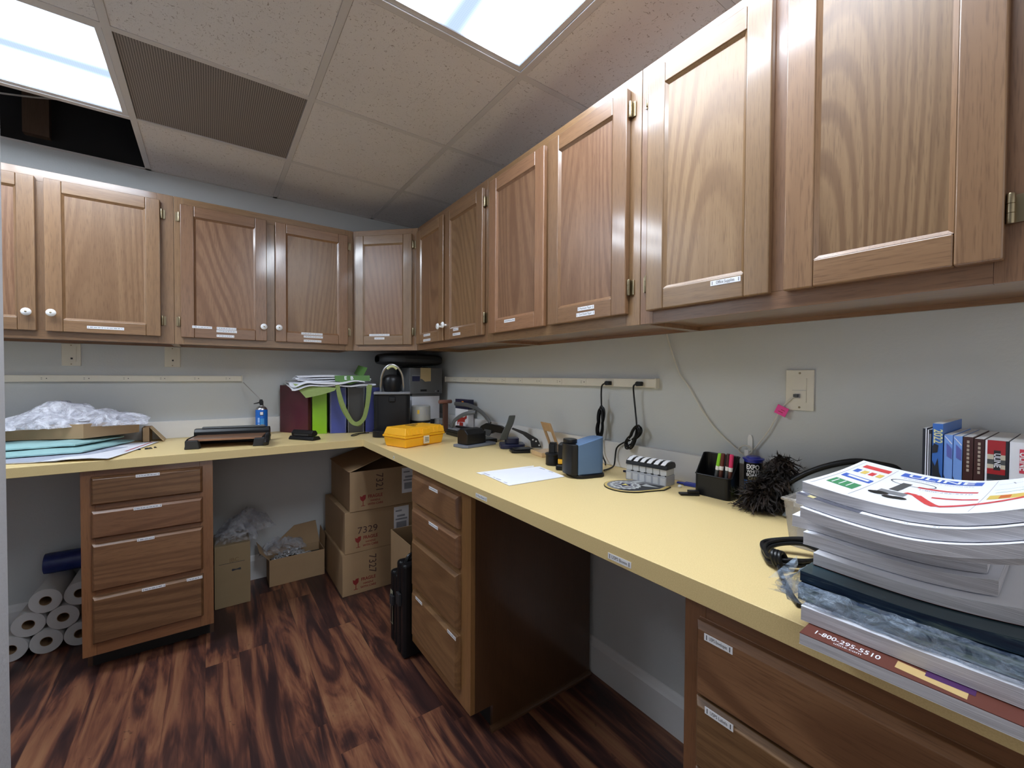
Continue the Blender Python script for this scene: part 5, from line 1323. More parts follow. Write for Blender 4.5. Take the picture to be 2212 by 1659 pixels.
spinebook('first of two twin sky blue books with dark foot, beside the tall blue one', YB - 0.0300, 0.0122, 0.255, -0.21, 0.185, [bblue2, pgs, bdark, plain('spine_violet', (0.12, 0.14, 0.45), 0.5), white], a2_)
spinebook('second of two twin sky blue books with dark foot, beside the dark brown books', YB - 0.0426, 0.0122, 0.254, -0.21, 0.185, [bblue2, pgs, bdark, plain('spine_violet', (0.12, 0.14, 0.45), 0.5), white], a2_)
def a3_(m, w, h): m.text('UNIFORMS', 0.009, (w / 2, -0.0008, h * 0.86), (0, 0, -1), (1, 0, 0), 0, sx=0.8)
def a3b(m, w, h):
    for i in range(8): m.box(w * 0.38, w * 0.62, -0.0008, -0.0001, h * 0.955 - i * 0.0075, h * 0.955 - i * 0.0075 + 0.005, 0)
spinebook('first of two twin dark brown books, beside the sky blue ones', YB - 0.0552, 0.0135, 0.254, -0.21, 0.185, [bbrown, pgs, plain('spine_tan', (0.45, 0.36, 0.28), 0.5)], a3b)
spinebook('second of two twin dark brown books, beside the red catalog', YB - 0.0691, 0.0135, 0.252, -0.21, 0.185, [bbrown, pgs, plain('spine_tan', (0.45, 0.36, 0.28), 0.5)], a3b)
def a4_(m, w, h):
    f = -0.0006
    m.box(0.0005, 0.003, f, 0, 0, h, 0)
    m.box(0.003, w - 0.004, f, 0, h * 0.90, h, 1); m.box(0.003, w - 0.004, f, 0, h * 0.865, h * 0.9, 2); m.box(0.003, w - 0.004, f, 0, h * 0.83, h * 0.865, 3); m.box(0.003, w - 0.004, f, 0, h * 0.80, h * 0.83, 2)
    m.box(0.003, w - 0.004, f, 0, h * 0.76, h * 0.80, 1); m.box(0.003, w - 0.004, f, 0, h * 0.72, h * 0.76, 4); m.box(0.003, w - 0.004, f, 0, h * 0.55, h * 0.72, 5); m.box(0.003, w - 0.004, f, 0, 0, h * 0.55, 1)
    m.box(w * 0.38, w * 0.66, f - 0.0004, f - 0.0001, h * 0.79, h * 0.93, 4); m.text('ULINE', 0.011, (w * 0.52, f - 0.0006, h * 0.86), (0, 0, -1), (1, 0, 0), 0, bold=0.015, sx=0.85)
spinebook('thick catalog standing with a red, black and grey spine reading ULINE', YB - 0.0830, 0.0285, 0.252, -0.212, 0.185, [bdark, pgs, white, plain('cat_red', (0.40, 0.02, 0.025), 0.35), plain('cat_cream', (0.62, 0.55, 0.42), 0.4), dgrey, blackm, plain('cat_slate', (0.12, 0.135, 0.15), 0.4)], a4_, 'catalog', 'catalog')
bpy.data.objects['catalog']['label'] = 'thick standing catalog with a red, black and grey spine'
def a5_(m, w, h):
    f = -0.0006
    m.box(w * 0.34, w * 0.60, f, 0, h * 0.79, h * 0.955, 0); m.text('ULINE', 0.013, (w * 0.47, f - 0.0004, h * 0.872), (0, 0, -1), (1, 0, 0), 1, bold=0.02, sx=0.9)
    for i in range(4): m.box(w * 0.44, w * 0.50, f, 0, h * (0.70 - i * 0.045), h * (0.735 - i * 0.045), 2)
spinebook('thick white standing catalog with a small red spine logo', YB - 0.1120, 0.034, 0.252, -0.214, 0.185, [white, pgs, plain('logo_red', (0.65, 0.06, 0.10), 0.4), LABELW, INKG], a5_, 'catalog', 'catalog')
spinebook('white catalog standing last in the row beyond the red-logo catalog', YB - 0.1465, 0.026, 0.248, -0.214, 0.185, [white, pgs], None, 'catalog', 'catalog')

# clear bin with papers
t = thing('clear_bin', 'clear plastic bin with white papers between the feather duster and the catalog stack', 'plastic bin', (-0.335, -2.690, Z0))
t['label'] = 'clear plastic bin of white papers between feather duster and catalog stack'
CLR = film('bin_plastic', (0.62, 0.58, 0.52), 0.35, 0.45, 0.25, 4)
m = MB(); x1, y1, h = 0.10, -0.16, 0.102
def wallq(mb, a, b_, h0, fl=0.010, th=0.0022):
    a, b_ = Vector(a), Vector(b_); d = (b_ - a).normalized(); nn = Vector((d.y, -d.x))
    mb.hexa([(a.x, a.y, 0), (b_.x, b_.y, 0), (b_.x - nn.x * th, b_.y - nn.y * th, 0), (a.x - nn.x * th, a.y - nn.y * th, 0),
             (a.x + nn.x * fl - d.x * fl, a.y + nn.y * fl - d.y * fl, h0), (b_.x + nn.x * fl + d.x * fl, b_.y + nn.y * fl + d.y * fl, h0), (b_.x + nn.x * (fl - th) + d.x * fl, b_.y + nn.y * (fl - th) + d.y * fl, h0), (a.x + nn.x * (fl - th) - d.x * fl, a.y + nn.y * (fl - th) - d.y * fl, h0)])
cr = [(0, 0), (0, -0.20), (0.12, -0.20), (0.12, 0)]
for i in range(4): wallq(m, cr[i], cr[(i + 1) % 4], h)
m.box(0, 0.12, -0.20, 0, -0.0, 0.002)
m.build('bin_body', CLR, t)
m = MB(); m.tube([(-0.012, 0.012, h), (-0.012, -0.212, h), (0.132, -0.212, h), (0.132, 0.012, h)], 0.0035, 8, closed=True); m.build('rim', CLR, t)
m = MB(); m.box(0.004, 0.116, -0.194, -0.004, 0.085, 0.099); m.box(0.008, 0.11, -0.188, -0.01, 0.004, 0.084); tag(m.build('paper_stack', white, loc=(-0.335, -2.690, Z0)), 'white papers filling the clear plastic bin', 'papers')

# coiled black cable on the counter
t = thing('coiled_cable', 'thick black cable coiled and tied on the worktop before the catalog stack', 'cable', (0, 0, Z0))
m = MB()
for k in range(4):
    o_ = 0.005 * k; zz = 0.006 + 0.007 * (k % 2)
    m.tube(smooth([(-0.372 + o_, -2.758, zz + 0.012), (-0.374 + o_, -2.728, zz + 0.018), (-0.398 + o_ * .6, -2.694 + o_ * .3, zz + 0.012), (-0.43 + o_, -2.684 + o_, zz + 0.004), (-0.474 + o_, -2.705 + o_ * .5, zz), (-0.482 + o_, -2.726, zz + 0.004), (-0.462 + o_, -2.748 - o_ * .3, zz + 0.004), (-0.42 + o_, -2.762 - o_ * .3, zz), (-0.375 + o_, -2.785, zz)]), 0.0042, 8)
m.build('cord', black, t)
m = MB()
for k in range(3): m.tube([(-0.478 + 0.013 * math.cos(a), -2.727 + 0.012 * math.sin(a) * 0.4 + k * 0.006 - 0.006, 0.0185 + 0.013 * math.sin(a)) for a in [2 * PI * i / 14 for i in range(14)]], 0.0042, 8, closed=True)
m.tube(smooth([(-0.485, -2.728, 0.012), (-0.515, -2.745, 0.006), (-0.545, -2.765, 0.005), (-0.575, -2.785, 0.004), (-0.60, -2.805, 0.004)]), 0.0042, 8); m.build('knot', black, t)

# ---------------------------------------------------------------- catalog stack
PG, nt, bs = nodes('catalog_page_edges')
v, _ = objcoord(nt)
n1 = noise_n(nt, mapv(nt, v, (0.012, 0.012, 1)), 900, 3, 0.6)
n2 = noise_n(nt, mapv(nt, v, (0.03, 0.03, 1)), 260, 2, 0.5)
s_ = mathn(nt, 'ADD', mathn(nt, 'MULTIPLY', n1, 0.6), mathn(nt, 'MULTIPLY', n2, 0.4))
nt.links.new(ramp(nt, s_, [(0.32, (0.30, 0.29, 0.31)), (0.46, (0.52, 0.51, 0.54)), (0.62, (0.66, 0.65, 0.68))]), bs.inputs['Base Color'])
bs.inputs['Roughness'].default_value = 0.7
bump(nt, bs, n1, 0.5, 0.0006)
def sagf(k, ox=0.0, oy=0.0):
    def f(x, y):
        return sag0(x + ox, y + oy, k)
    return f
def sag0(x, y, k):
    return k * (-0.012 * math.sin(PI * min(1, max(0, x / 0.22))) + 0.018 * max(0, (x - 0.11) / 0.11) ** 2) - k * 0.01 * math.sin(PI * min(1, max(0, y / 0.28))) * 0.3
def catalog(label, x, y, z0_, th, w, d, rz=0.0, k=1.0, cover=None, thr=None, art=None, group='catalogs in the tall stack', name='catalog', side=None, kb=None):
    """x, y: front left corner in the room; local x runs along the wall, local y towards the wall"""
    t = thing(name, label, 'catalog', (x, y, z0_), -PI / 2 + rz, group)
    ox, oy = -y - 2.818, x + 0.632; sg = sagf(k, ox, oy); sgb = sagf(k if kb is None else kb, ox, oy)
    thr = th if thr is None else thr
    m = MB()
    def fn(u, v): return (u * w, v * d, th + (thr - th) * u + sg(u * w, v * d) - 0.0005)
    m.slab(fn, 22, 8, lambda u, v: th + (thr - th) * u - 0.0014 + sg(u * w, v * d) - sgb(u * w, v * d), 0)
    m.build('pages', side or PG, t)
    m = MB()
    def fn(u, v): return (u * w - 0.0004, v * d, th + (thr - th) * u + sg(u * w, v * d))
    m.slab(fn, 22, 8, 0.0004, 0)
    def fn(u, v): return (u * w - 0.0004, v * d, 0.0008 + sgb(u * w, v * d))
    m.slab(fn, 22, 8, 0.0004, 1 if isinstance(cover, (list, tuple)) else 0)
    m.build('cover', cover or white, t)
    if art:
        m = MB(); mats = art(m)
        for i in range(len(m.v)):
            px, py, pz = m.v[i]; m.v[i] = (px, py, th + (thr - th) * px / w + sg(px, py) + 0.0003 + pz)
        m.build('cover_print', mats, t)
    return t
def seg(m, x0, x1, y0, y1, mi, z=0.0, n=6, sk=0.0):
    for i in range(n):
        a, b_ = x0 + (x1 - x0) * i / n, x0 + (x1 - x0) * (i + 1) / n
        sa, sb = sk * i / n, sk * (i + 1) / n
        m.quad((a, y0 + sa, z), (b_, y0 + sb, z), (b_, y1 + sb, z), (a, y1 + sa, z), mi)
def band(m, pts, w, mi, z=0.0):
    for (xa, ya), (xb, yb) in zip(pts, pts[1:]):
        L_ = math.hypot(xb - xa, yb - ya); k_ = max(1, int(L_ / 0.012)); nx, ny = -(yb - ya) / L_ * w / 2, (xb - xa) / L_ * w / 2
        for i in range(k_):
            p = (xa + (xb - xa) * i / k_, ya + (yb - ya) * i / k_); q = (xa + (xb - xa) * (i + 1) / k_, ya + (yb - ya) * (i + 1) / k_)
            m.quad((p[0] - nx, p[1] - ny, z), (q[0] - nx, q[1] - ny, z), (q[0] + nx, q[1] + ny, z), (p[0] + nx, p[1] + ny, z), mi)
def cover_art(m):
    # columns of products left and right, logo and photograph in the middle
    band(m, [(0.052, 0.012), (0.052, 0.27)], 0.0006, 5); band(m, [(0.168, 0.012), (0.168, 0.27)], 0.0006, 5); band(m, [(0.006, 0.012), (0.006, 0.27)], 0.0006, 5)
    seg(m, 0.012, 0.048, 0.225, 0.250, 0, n=3); 
    for i, c in enumerate((1, 2, 0, 2)): seg(m, 0.011 + i * 0.010, 0.018 + i * 0.010, 0.178, 0.205, c, n=1)
    seg(m, 0.010, 0.048, 0.125, 0.152, 1, n=4, sk=-0.006); seg(m, 0.016, 0.044, 0.135, 0.147, 6, n=3, z=0.0001, sk=-0.006)
    seg(m, 0.012, 0.046, 0.055, 0.100, 3, n=4, sk=-0.006)
    for i in range(3): seg(m, 0.017 + i * 0.009, 0.0185 + i * 0.009, 0.060, 0.094, 6, z=0.0001, n=1)
    seg(m, 0.062, 0.155, 0.232, 0.262, 1, n=8)
    m.text('ULINE', 0.030, (0.108, 0.2465, 0.0004), (1, 0, 0), (0, 1, 0), 6, bold=0.012, sx=0.95)
    m.text('SHIPPING SUPPLY SPECIALISTS', 0.0075, (0.108, 0.222, 0.0), (1, 0, 0), (0, 1, 0), 5, sx=0.8)
    seg(m, 0.095, 0.158, 0.168, 0.178, 0, n=4); m.text('1-800-295-5510', 0.011, (0.126, 0.158, 0), (1, 0, 0), (0, 1, 0), 5, sx=0.8)
    # stool-like product: oval hoop, grey column, dark casters
    pts = [(0.086 + 0.026 * math.cos(a), 0.190 + 0.020 * math.sin(a)) for a in [2 * PI * i / 24 for i in range(25)]]
    band(m, pts, 0.0016, 4, 0.0001)
    band(m, [(0.081, 0.185), (0.078, 0.115)], 0.011, 7, 0.0001); seg(m, 0.066, 0.096, 0.082, 0.108, 8, 0.00012, n=3)
    for cx, cy in ((0.072, 0.078), (0.086, 0.062), (0.094, 0.066), (0.068, 0.072)): m.prism([(cx + 0.009 * math.cos(a), cy + 0.010 * math.sin(a)) for a in [2 * PI * i / 12 for i in range(12)]], 0.0002, 0.0003, 'z', 4)
    band(m, [(0.092, 0.115), (0.104, 0.112), (0.128, 0.058), (0.136, 0.045), (0.165, 0.070), (0.205, 0.105), (0.218, 0.120)], 0.011, 0, 0.0002)
    seg(m, 0.120, 0.165, 0.108, 0.118, 0, n=3)
    # right column
    band(m, [(0.172, 0.19), (0.208, 0.20)], 0.0012, 3); band(m, [(0.175, 0.165), (0.206, 0.175), (0.206, 0.19)], 0.002, 3); seg(m, 0.172, 0.206, 0.110, 0.145, 2, n=3); seg(m, 0.182, 0.192, 0.115, 0.140, 9, n=1, z=0.0001)
    band(m, [(0.172, 0.235), (0.200, 0.245)], 0.001, 5); band(m, [(0.185, 0.25), (0.188, 0.235)], 0.0015, 5)
    return [plain('cover_red', (0.70, 0.06, 0.06), 0.4), plain('cover_blue', (0.06, 0.14, 0.55), 0.4), plain('cover_yellow', (0.75, 0.55, 0.12), 0.4), plain('cover_green', (0.06, 0.28, 0.12), 0.4), black, INKG, white, dgrey, mgrey, plain('cover_orange', (0.65, 0.15, 0.03), 0.4)]
ST = 0.9172
def jt(z): return z
z = ST
catalog('bottom catalog of the tall stack, brown cover edge showing a phone number', -0.702, -2.843, ST, 0.0155, 0.262, 0.21, 0.035, 0.0, [plain('cover_brown', (0.13, 0.035, 0.022), 0.45), white],
        art=lambda m: (seg(m, 0.0, 0.26, 0.0, 0.036, 0, n=8), m.text('1-800-295-5510', 0.0150, (0.046, 0.018, 0.0002), (1, 0, 0), (0, 1, 0), 1, sx=0.72, bold=0.01), m.text('uline.com', 0.0075, (0.050, 0.0085, 0.0002), (1, 0, 0), (0, 1, 0), 1),
                       seg(m, 0.095, 0.155, 0.012, 0.030, 2, 0.0002, 4, -0.006), seg(m, 0.12, 0.16, 0.020, 0.034, 3, 0.0003, 3), seg(m, 0.20, 0.25, 0.010, 0.030, 4, 0.0002, 3))[0] or [plain('cover_brown', (0.13, 0.035, 0.022)), white, plain('art_tan', (0.60, 0.42, 0.18), 0.4), plain('art_purple', (0.07, 0.02, 0.10), 0.4), plain('art_pale', (0.5, 0.6, 0.75), 0.3)])
z = ST + 0.0165
catalog('thick white-edged catalog second from the bottom, under the shrink-wrapped ones', -0.668, -2.832, z, 0.0205, 0.262, 0.22, 0.025, 0.05, kb=0.0)
z += 0.0215
def streaks(name, stops):
    m, nt, bs = nodes(name); v, _ = objcoord(nt)
    n = noise_n(nt, mapv(nt, v, (0.07, 0.3, 1)), 150, 4, 0.6, 0.6)
    nt.links.new(ramp(nt, n, stops), bs.inputs['Base Color']); bs.inputs['Roughness'].default_value = 0.2
    return m
navyside = plain('wrapped_navy', (0.020, 0.040, 0.085), 0.25, var=0.5, scale=20)
catalog('shrink-wrapped catalog with a navy cover, low in the stack', -0.652, -2.822, z, 0.0215, 0.255, 0.24, 0.02, 0.15, navyside, side=streaks('wrapped_streaks', [(0.30, (0.012, 0.02, 0.06)), (0.45, (0.05, 0.09, 0.12)), (0.55, (0.22, 0.29, 0.24)), (0.68, (0.42, 0.50, 0.56))]), kb=0.05)
# its wrap
m = MB()
def wrapf(u, v):
    # ring u around front-left-right, v height
    x = -0.012 + 0.275 * u; rr_ = 0.004 * noise.noise(Vector((u * 22, v * 6, 1.0)))
    return (x, -0.006 + rr_ - 0.010 * math.sin(PI * v) * (0.6 + noise.noise(Vector((u * 9, 2, 0)))), -0.004 + 0.032 * v - 0.01 * u * 0)
m.slab(wrapf, 60, 8, lambda u, v: Vector((0, 0.0006, 0)), 0)
def wrapt(u, v):
    y = -0.008 + 0.20 * v; rr_ = 0.005 * noise.noise(Vector((2.0, v * 16, u * 6)))
    return (-0.008 + rr_ - 0.020 * math.sin(PI * u) * math.exp(-v * 3), y, 0.000 + 0.030 * u)
m.slab(wrapt, 8, 40, lambda u, v: Vector((0.0006, 0, 0)), 0)
# pinched corner of the wrap
for s0 in range(5):
    a = 0.004 + s0 * 0.006; m.add([(-0.006, -0.008, a), (-0.034 + s0 * 0.004, -0.022 + s0 * 0.006, a + 0.004), (-0.006, -0.002, a + 0.007), (-0.018, -0.020, a + 0.008)], [(0, 1, 2), (0, 3, 1)], 0)
m.add([(-0.01, 0.0, 0.028), (-0.036, -0.012, 0.02), (-0.014, 0.035, 0.050), (-0.004, 0.01, 0.046)], [(0, 1, 2), (0, 2, 3)], 0)
wr = film('shrink_wrap', (0.40, 0.50, 0.62), 0.06, 0.6, 0.1, 30)
wrapped = [o for o in bpy.data.objects if o.get('label', '').startswith('shrink-wrapped')][0]
m.build('shrink_wrap', wr, wrapped)
z += 0.0225
catalog('shrink-wrapped teal-edged catalog just above the navy one', -0.640, -2.820, z, 0.0155, 0.25, 0.23, 0.0, 0.3, plain('wrapped_teal', (0.03, 0.06, 0.075), 0.25, var=0.4, scale=20), side=streaks('wrapped_dark_streaks', [(0.30, (0.006, 0.010, 0.03)), (0.55, (0.02, 0.04, 0.07)), (0.66, (0.10, 0.14, 0.13))]), kb=0.15)
z += 0.0165
catalog('catalog with a thin dark red back cover, inset above the shrink-wrapped ones', -0.603, -2.824, z, 0.0185, 0.25, 0.26, 0.0, 0.45, [white, plain('back_darkred', (0.15, 0.02, 0.02), 0.4)], kb=0.3)
z += 0.0200
catalog('catalog fifth from the top, jutting out left with loose page corners', -0.583, -2.803, z, 0.020, 0.205, 0.25, 0.02, 0.6, kb=0.45)
z += 0.021
catalog('catalog fourth from the top, its upper page corner jutting out left', -0.570, -2.782, z, 0.019, 0.215, 0.25, 0.045, 0.75, kb=0.6)
z += 0.020
catalog('catalog third from the top, set back with a grey shaded edge', -0.592, -2.808, z, 0.0205, 0.22, 0.26, 0.0, 0.85, kb=0.75)
z += 0.0215
catalog('catalog second from the top with a rounded white spine', -0.655, -2.824, z, 0.0155, 0.225, 0.28, 0.0, 0.95, kb=0.85)
z += 0.0165
catalog('catalog directly under the top one, dark strip and yellow square on its edge', -0.646, -2.815, z, 0.0150, 0.22, 0.28, 0.0, 1.0, kb=0.95,
        art=lambda m: (seg(m, 0.0, 0.075, 0.0, 0.012, 0, n=4), seg(m, 0.014, 0.022, 0.0, 0.012, 1, 0.0002, 1), seg(m, 0.075, 0.22, 0, 0.012, 2, n=6), m.text('1-800-295-5510', 0.009, (0.13, 0.006, 0.0002), (1, 0, 0), (0, 1, 0), 3, sx=0.9))[0] or [plain('strip_slate', (0.09, 0.09, 0.12), 0.4), plain('strip_yellow', (0.7, 0.6, 0.3), 0.5), white, INKG])
z += 0.0160
catalog('top catalog of the stack, white cover with coloured product pictures', -0.632, -2.818, z, 0.0150, 0.218, 0.28, 0.0, 1.0, white, art=cover_art)

# ---------------------------------------------------------------- under the worktop
def carton(label, x0, x1, y0, y1, z0_, h, rz=0, num=None, lab=True, open_flap=False, numrot=False, group='fragile cartons stacked in the corner'):
    t = thing('cardboard_carton', label, 'carton', (x0, y0, z0_), rz, group)
    w, d = x1 - x0, y1 - y0
    m = MB(); th = 0.004
    m.box(0, w, 0, th, 0, h); m.box(0, w, d - th, d, 0, h); m.box(0, th, th, d - th, 0, h); m.box(w - th, w, th, d - th, 0, h); m.box(th, w - th, th, d - th, 0, th)
    m.build('carton_body', kraft, t, bevel=0.0015)
    m = MB()
    if open_flap:
        m.hexa([(0, 0.0, h), (0.004, 0.0, h), (0.004, d, h), (0, d, h), (-0.01, 0.0, h + 0.004), (0.23, 0.03, h + 0.075), (0.23, d, h + 0.075), (-0.01, d, h + 0.004)])
        m.box(0.02, w - 0.006, 0.006, d - 0.01, h - 0.03, h - 0.026)
    else:
        m.box(0.001, w - 0.001, 0.001, d / 2 - 0.002, h + 0.0002, h + 0.0042); m.box(0.001, w - 0.001, d / 2 + 0.002, d - 0.001, h + 0.0002, h + 0.0042)
    m.build('flap', kraft, t, bevel=0.001)
    m = MB(); f = -0.0006
    gx, gz = 0.075, 0.055
    # broken wine glass mark
    m.add([(gx - 0.018, f, gz + 0.032), (gx - 0.006, f, gz + 0.026), (gx, f, gz + 0.034), (gx + 0.016, f, gz + 0.036), (gx + 0.015, f, gz + 0.012), (gx + 0.004, f, gz), (gx - 0.006, f, gz), (gx - 0.016, f, gz + 0.012)], [tuple(range(8))], 0)
    m.box(gx - 0.002, gx + 0.002, f, 0, gz - 0.026, gz, 0); m.box(gx - 0.012, gx + 0.012, f, 0, gz - 0.029, gz - 0.026, 0)
    m.text('FRAGILE', 0.027, (gx + 0.072, f, gz + 0.022), (1, 0, 0), (0, 0, 1), 0, bold=0.02, sx=0.85); m.text('HANDLE', 0.015, (gx + 0.072, f, gz - 0.004), (1, 0, 0), (0, 0, 1), 0, bold=0.02); m.text('WITH CARE', 0.017, (gx + 0.072, f, gz - 0.024), (1, 0, 0), (0, 0, 1), 0, bold=0.02)
    if num:
        if numrot: m.text(num, 0.062, (gx + 0.095, f, h * 0.66), (0, 0, -1), (1, 0, 0), 1, sx=0.9)
        else: m.text(num, 0.055, (gx + 0.055, f, h * 0.52), (1, 0, 0), (0, 0, 1), 1, sx=1.1)
    m.build('fragile_print', [plain('carton_red', (0.24, 0.022, 0.018), 0.7), plain('marker_ink', (0.07, 0.035, 0.03), 0.7)], t)
    if lab:
        m = MB(); lx = lab if not isinstance(lab, bool) else 0.31
        m.box(lx, lx + 0.095, -0.0008, 0, h * 0.28, h * 0.95, 0); m.box(lx + 0.015, lx + 0.080, -0.0012, -0.0007, h * 0.38, h * 0.55, 1); m.box(lx + 0.01, lx + 0.085, -0.0012, -0.0007, h * 0.60, h * 0.64, 1); m.box(lx + 0.02, lx + 0.07, -0.0012, -0.0007, h * 0.68, h * 0.73, 1); m.box(lx + 0.01, lx + 0.05, -0.0012, -0.0007, h * 0.82, h * 0.86, 1)
        m.build('shipping_label', [LABELW, INKG], t)
    return t
carton('brown FRAGILE carton at the bottom of the corner stack', -0.740, -0.290, -0.560, -0.075, 0.0005, 0.240, 0.0, '7327', 0.30, numrot=True)
carton('brown FRAGILE carton in the middle of the corner stack', -0.727, -0.290, -0.562, -0.08, 0.2455, 0.236, 0.01, '7329', 0.29)
carton('topmost brown FRAGILE carton, its flap raised under the worktop', -0.700, -0.262, -0.565, -0.09, 0.4865, 0.232, -0.01, '7321', 0.31, open_flap=True, numrot=True)
# half-hidden open carton
t = thing('open_carton', 'open brown carton with a torn edge behind the black tool cases', 'carton', (-0.492, -0.960, 0.0005))
m = MB(); w, d, h, th = 0.36, 0.30, 0.375, 0.004
m.add([(0, 0, 0), (w, 0, 0), (w, 0, h), (0.14, 0, h), (0.085, 0, h - 0.055), (0.055, 0, h - 0.006), (0.02, 0, h - 0.004), (0.006, 0, h - 0.02), (0, 0, h)], [tuple(range(9))], 0)
m.box(0, w, d - th, d, 0, h); m.box(0, th, th, d - th, 0, h); m.box(w - th, w, th, d - th, 0, h); m.box(0, w, 0.001, d, 0, 0.004)
m.build('carton_body', kraft, t)
m = MB(); m.box(0.12, 0.34, 0.02, 0.26, 0.01, 0.32); m.build('contents', kraftd, t)
# tool cases
def case(label, x, y, w, h, th, hand):
    t = thing('tool_case', label, 'tool case', (x, y, 0.0005), 0, 'black tool cases beside the drawer unit')
    m = MB(); m.box(0, w, 0, th * 0.48, 0, h); m.build('case_half', black, t, bevel=0.016, bseg=3)
    m = MB(); m.box(0, w, th * 0.52, th, 0, h); m.build('case_half', black, t, bevel=0.016, bseg=3)
    m = MB(); m.tube(smooth([(0.03, th / 2, h - 0.01), (0.05, th / 2, h + 0.022), (0.13, th / 2, h + 0.022), (0.15, th / 2, h - 0.01)]), 0.009, 8); m.build('handle', black, t)
    m = MB(); m.box(-0.012, 0.001, th * 0.3, th * 0.7, h * 0.55, h * 0.68); m.build('latch', blackm, t, bevel=0.003)
    if hand:
        m = MB(); m.box(-0.0008, 0.0, th * 0.54, th * 0.9, 0.09, 0.25, 0); m.box(-0.0012, -0.0007, th * 0.58, th * 0.86, 0.095, 0.19, 1); m.build('side_label', [plain('label_olive', (0.30, 0.29, 0.20), 0.6), black], t)
    return t
case('taller black tool case tight against the drawer unit', -0.655, -1.279, 0.36, 0.43, 0.092, False)
case('shorter black tool case with a pale side label, left of the taller case', -0.648, -1.172, 0.32, 0.345, 0.088, True)
# tall carton with bag
t = thing('tall_carton', 'closed tan carton beside the left drawer unit, a plastic bag on top', 'carton', (-1.338, -0.300, 0.0005), 0.0)
m = MB(); m.box(0, 0.166, 0, 0.235, 0, 0.34); m.build('carton_body', plain('kraft_tan', (0.30, 0.215, 0.115), 0.75, var=0.1, scale=10), t, bevel=0.002)
m = MB(); m.box(0.02, 0.14, -0.0005, 0, 0.24, 0.242, 0); m.prism([(0.10 + 0.022 * math.cos(a), 0.20 + 0.006 * math.sin(a) + 0.003 * math.sin(3 * a)) for a in [2 * PI * i / 18 for i in range(18)]], -0.0005, 0, 'y', 0)
m.text('JBC', 0.03, (0.09, -0.0006, 0.255), (1, 0, 0), (0, 0, 1), 1); m.build('scribble', [INK, plain('scribble_tan', (0.2, 0.12, 0.05), 0.7)], t)
m = MB(); crumple(m, -1.235, -0.185, 0.3425, 0.20, 0.20, 0.11, 3.1, 36, 30, rough=0.8); crumple(m, -1.18, -0.13, 0.36, 0.26, 0.16, 0.13, 8.8, 36, 24, 0.3, rough=0.9)
tag(m.build('plastic_bag', FILM_T), 'clear plastic bag crumpled on the tan carton under the worktop', 'plastic bag')
# open box of grommets
t = thing('grommet_carton', 'open brown carton full of metal rings, on the floor between the cartons', 'carton', (-1.068, -0.185, 0.0005), 0.0)
m = MB(); w, d, h, th = 0.31, 0.155, 0.162, 0.004
m.box(0, w, 0, th, 0, h); m.box(0, w, d - th, d, 0, h); m.box(0, th, th, d - th, 0, h); m.box(w - th, w, th, d - th, 0, h); m.box(th, w - th, th, d - th, 0, th); m.build('carton_body', kraft, t, bevel=0.001)
def flp(p): m = MB(); m.add(p + [(a, b_ + 0.003, c + 0.001) for a, b_, c in p], [(0, 1, 2, 3), (7, 6, 5, 4), (0, 4, 5, 1), (1, 5, 6, 2), (2, 6, 7, 3), (3, 7, 4, 0)], 0); m.build('flap', kraft, t)
flp([(0, 0, h), (0, d, h), (-0.055, d, h + 0.075), (-0.050, 0.01, h + 0.055)]); flp([(0, d, h), (w, d, h), (w - 0.02, d + 0.02, h + 0.14), (0.16, d + 0.02, h + 0.13)]); flp([(w, 0, h), (w, d, h), (w + 0.005, d, h + 0.11), (w + 0.008, 0.02, h + 0.09)])
m = MB(); m.box(th + 0.001, w - th - 0.001, th + 0.001, d - th - 0.001, 0.005, h - 0.05); m.build('liner', blackm, t)
m = MB(); rr = random.Random(9)
for k in range(150):
    u = rr.random(); x = 0.03 + 0.22 * u; y = rr.uniform(0.022, 0.128); zc = h - 0.042 + 0.055 * math.sin(PI * min(1, u * 1.1)) * rr.uniform(0.5, 1.0)
    m.tf = Matrix.Translation((x, y, zc)) @ Matrix.Rotation(rr.uniform(0, PI), 4, 'Z') @ Matrix.Rotation(rr.uniform(-1, 1), 4, 'X')
    r0 = 0.0095
    m.lathe([(r0 * 0.55, 0.0015), (r0 * 0.6, 0.0032), (r0, 0.0016), (r0, 0), (r0 * 0.6, -0.0006), (r0 * 0.55, 0.0015)], 12, 0, cap=False)
o = m.build('metal_grommets', plain('grommet_silver', (0.66, 0.66, 0.68), 0.3, 0.6), loc=(-1.068, -0.185, 0.0005)); tag(o, 'heap of silvery metal rings in the open carton on the floor', 'metal rings', None, 'stuff')
m = MB(); crumple(m, -0.985, -0.075, 0.168, 0.26, 0.085, 0.10, 5.4, 34, 16, 0.1, rough=0.9)
tag(m.build('plastic_liner', FILM_T), 'thin plastic liner bulging out of the open carton of metal rings', 'plastic liner')
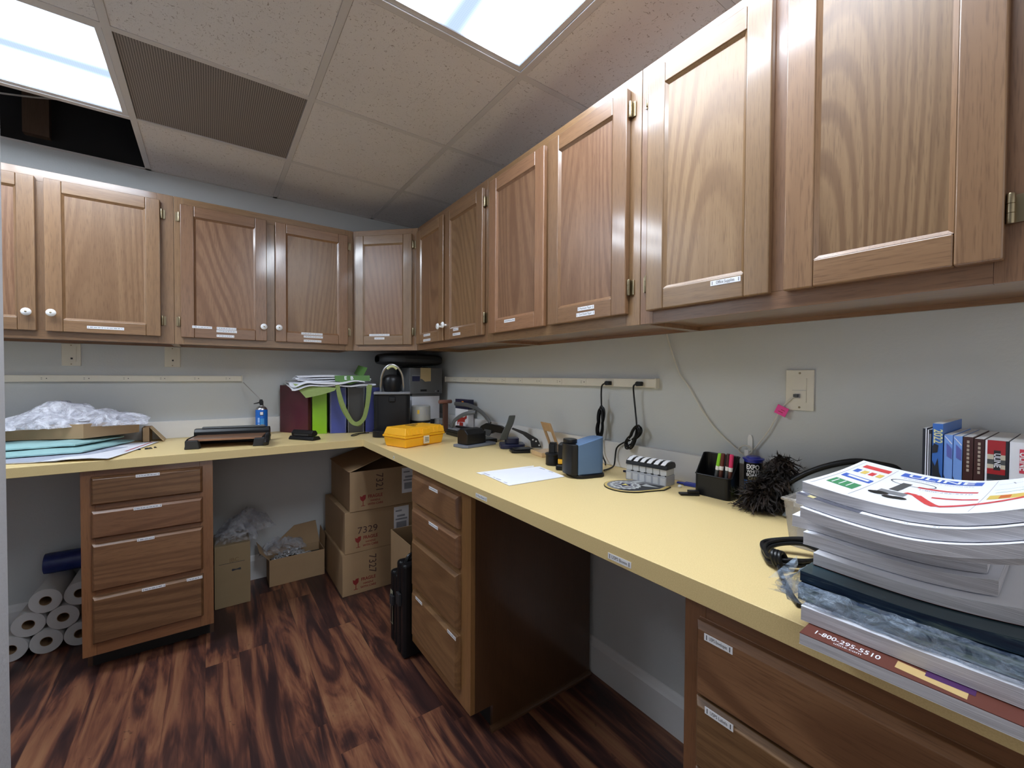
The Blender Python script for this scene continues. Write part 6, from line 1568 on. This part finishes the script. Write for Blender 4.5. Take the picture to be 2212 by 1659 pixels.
# paper towel rolls
t0 = thing('paper_towel_roll', 'white paper towel roll', 'paper towel roll', (0, 0, 0), 0, 'paper towel rolls under the worktop')
TW, nt, bs = nodes('towel_paper')
v, _ = objcoord(nt)
sp = N(nt, 'ShaderNodeSeparateXYZ'); nt.links.new(v, sp.inputs[0])
rad = mathn(nt, 'SQRT', mathn(nt, 'ADD', mathn(nt, 'POWER', sp.outputs[0], 2), mathn(nt, 'POWER', sp.outputs[2], 2)))
rg = mathn(nt, 'SINE', mathn(nt, 'MULTIPLY', rad, 2 * PI / 0.0035))
nt.links.new(mixc(nt, mathn(nt, 'ADD', mathn(nt, 'MULTIPLY', rg, 0.3), 0.5), (0.50, 0.49, 0.48, 1), (0.58, 0.57, 0.56, 1)), bs.inputs['Base Color']); bs.inputs['Roughness'].default_value = 0.8
m = MB(); m.tf = Matrix.Rotation(PI / 2, 4, 'X'); m.lathe([(0.021, 0.0), (0.0535, 0.0), (0.0540, 0.002), (0.0540, 0.253), (0.0535, 0.255), (0.021, 0.255)], 36, 0, cap=False); m.build('paper', TW, t0)
m = MB(); m.tf = Matrix.Rotation(PI / 2, 4, 'X'); m.lathe([(0.0190, 0.001), (0.0208, 0.001), (0.0208, 0.254), (0.0190, 0.254), (0.0190, 0.001)], 28, 0, cap=False); m.build('core', kraftd, t0)
rolls = [((-2.078, 0.0548), 'white paper towel roll at the bottom left of the pile'), ((-1.967, 0.0548), 'white paper towel roll at the bottom middle of the pile, nearest the camera'), ((-1.857, 0.0548), 'white paper towel roll at the bottom right, touching the drawer unit'),
         ((-2.0225, 0.1490), 'white paper towel roll in the middle row, on the left'), ((-1.912, 0.1490), 'white paper towel roll in the middle row, on the right'),
         ((-1.967, 0.2440), 'white paper towel roll on top of the pile'), ((-1.857, 0.2440), 'white paper towel roll on top of the pile, half behind the drawer unit')]
for k, ((x, z_), lab) in enumerate(rolls):
    yy = -0.030 - 0.004 * (k % 3)
    if k == 0: t0.location = (x, yy, z_); t0['label'] = lab
    else: dup(t0, (x, yy, z_), 0, lab)
t0.location.y = -0.03
m = MB(); m.tf = Matrix.Rotation(PI / 2, 4, 'Y'); m.lathe([(0.03, 0), (0.048, 0.004), (0.050, 0.02), (0.050, 0.16), (0.047, 0.18), (0.03, 0.184)], 28)
tag(m.build('blue_wrapped_roll', plain('wrap_blue', (0.02, 0.035, 0.16), 0.25, var=0.4), loc=(-2.02, -0.066, 0.343)), 'paper towel roll in dark blue plastic behind the white rolls', 'paper towel roll')
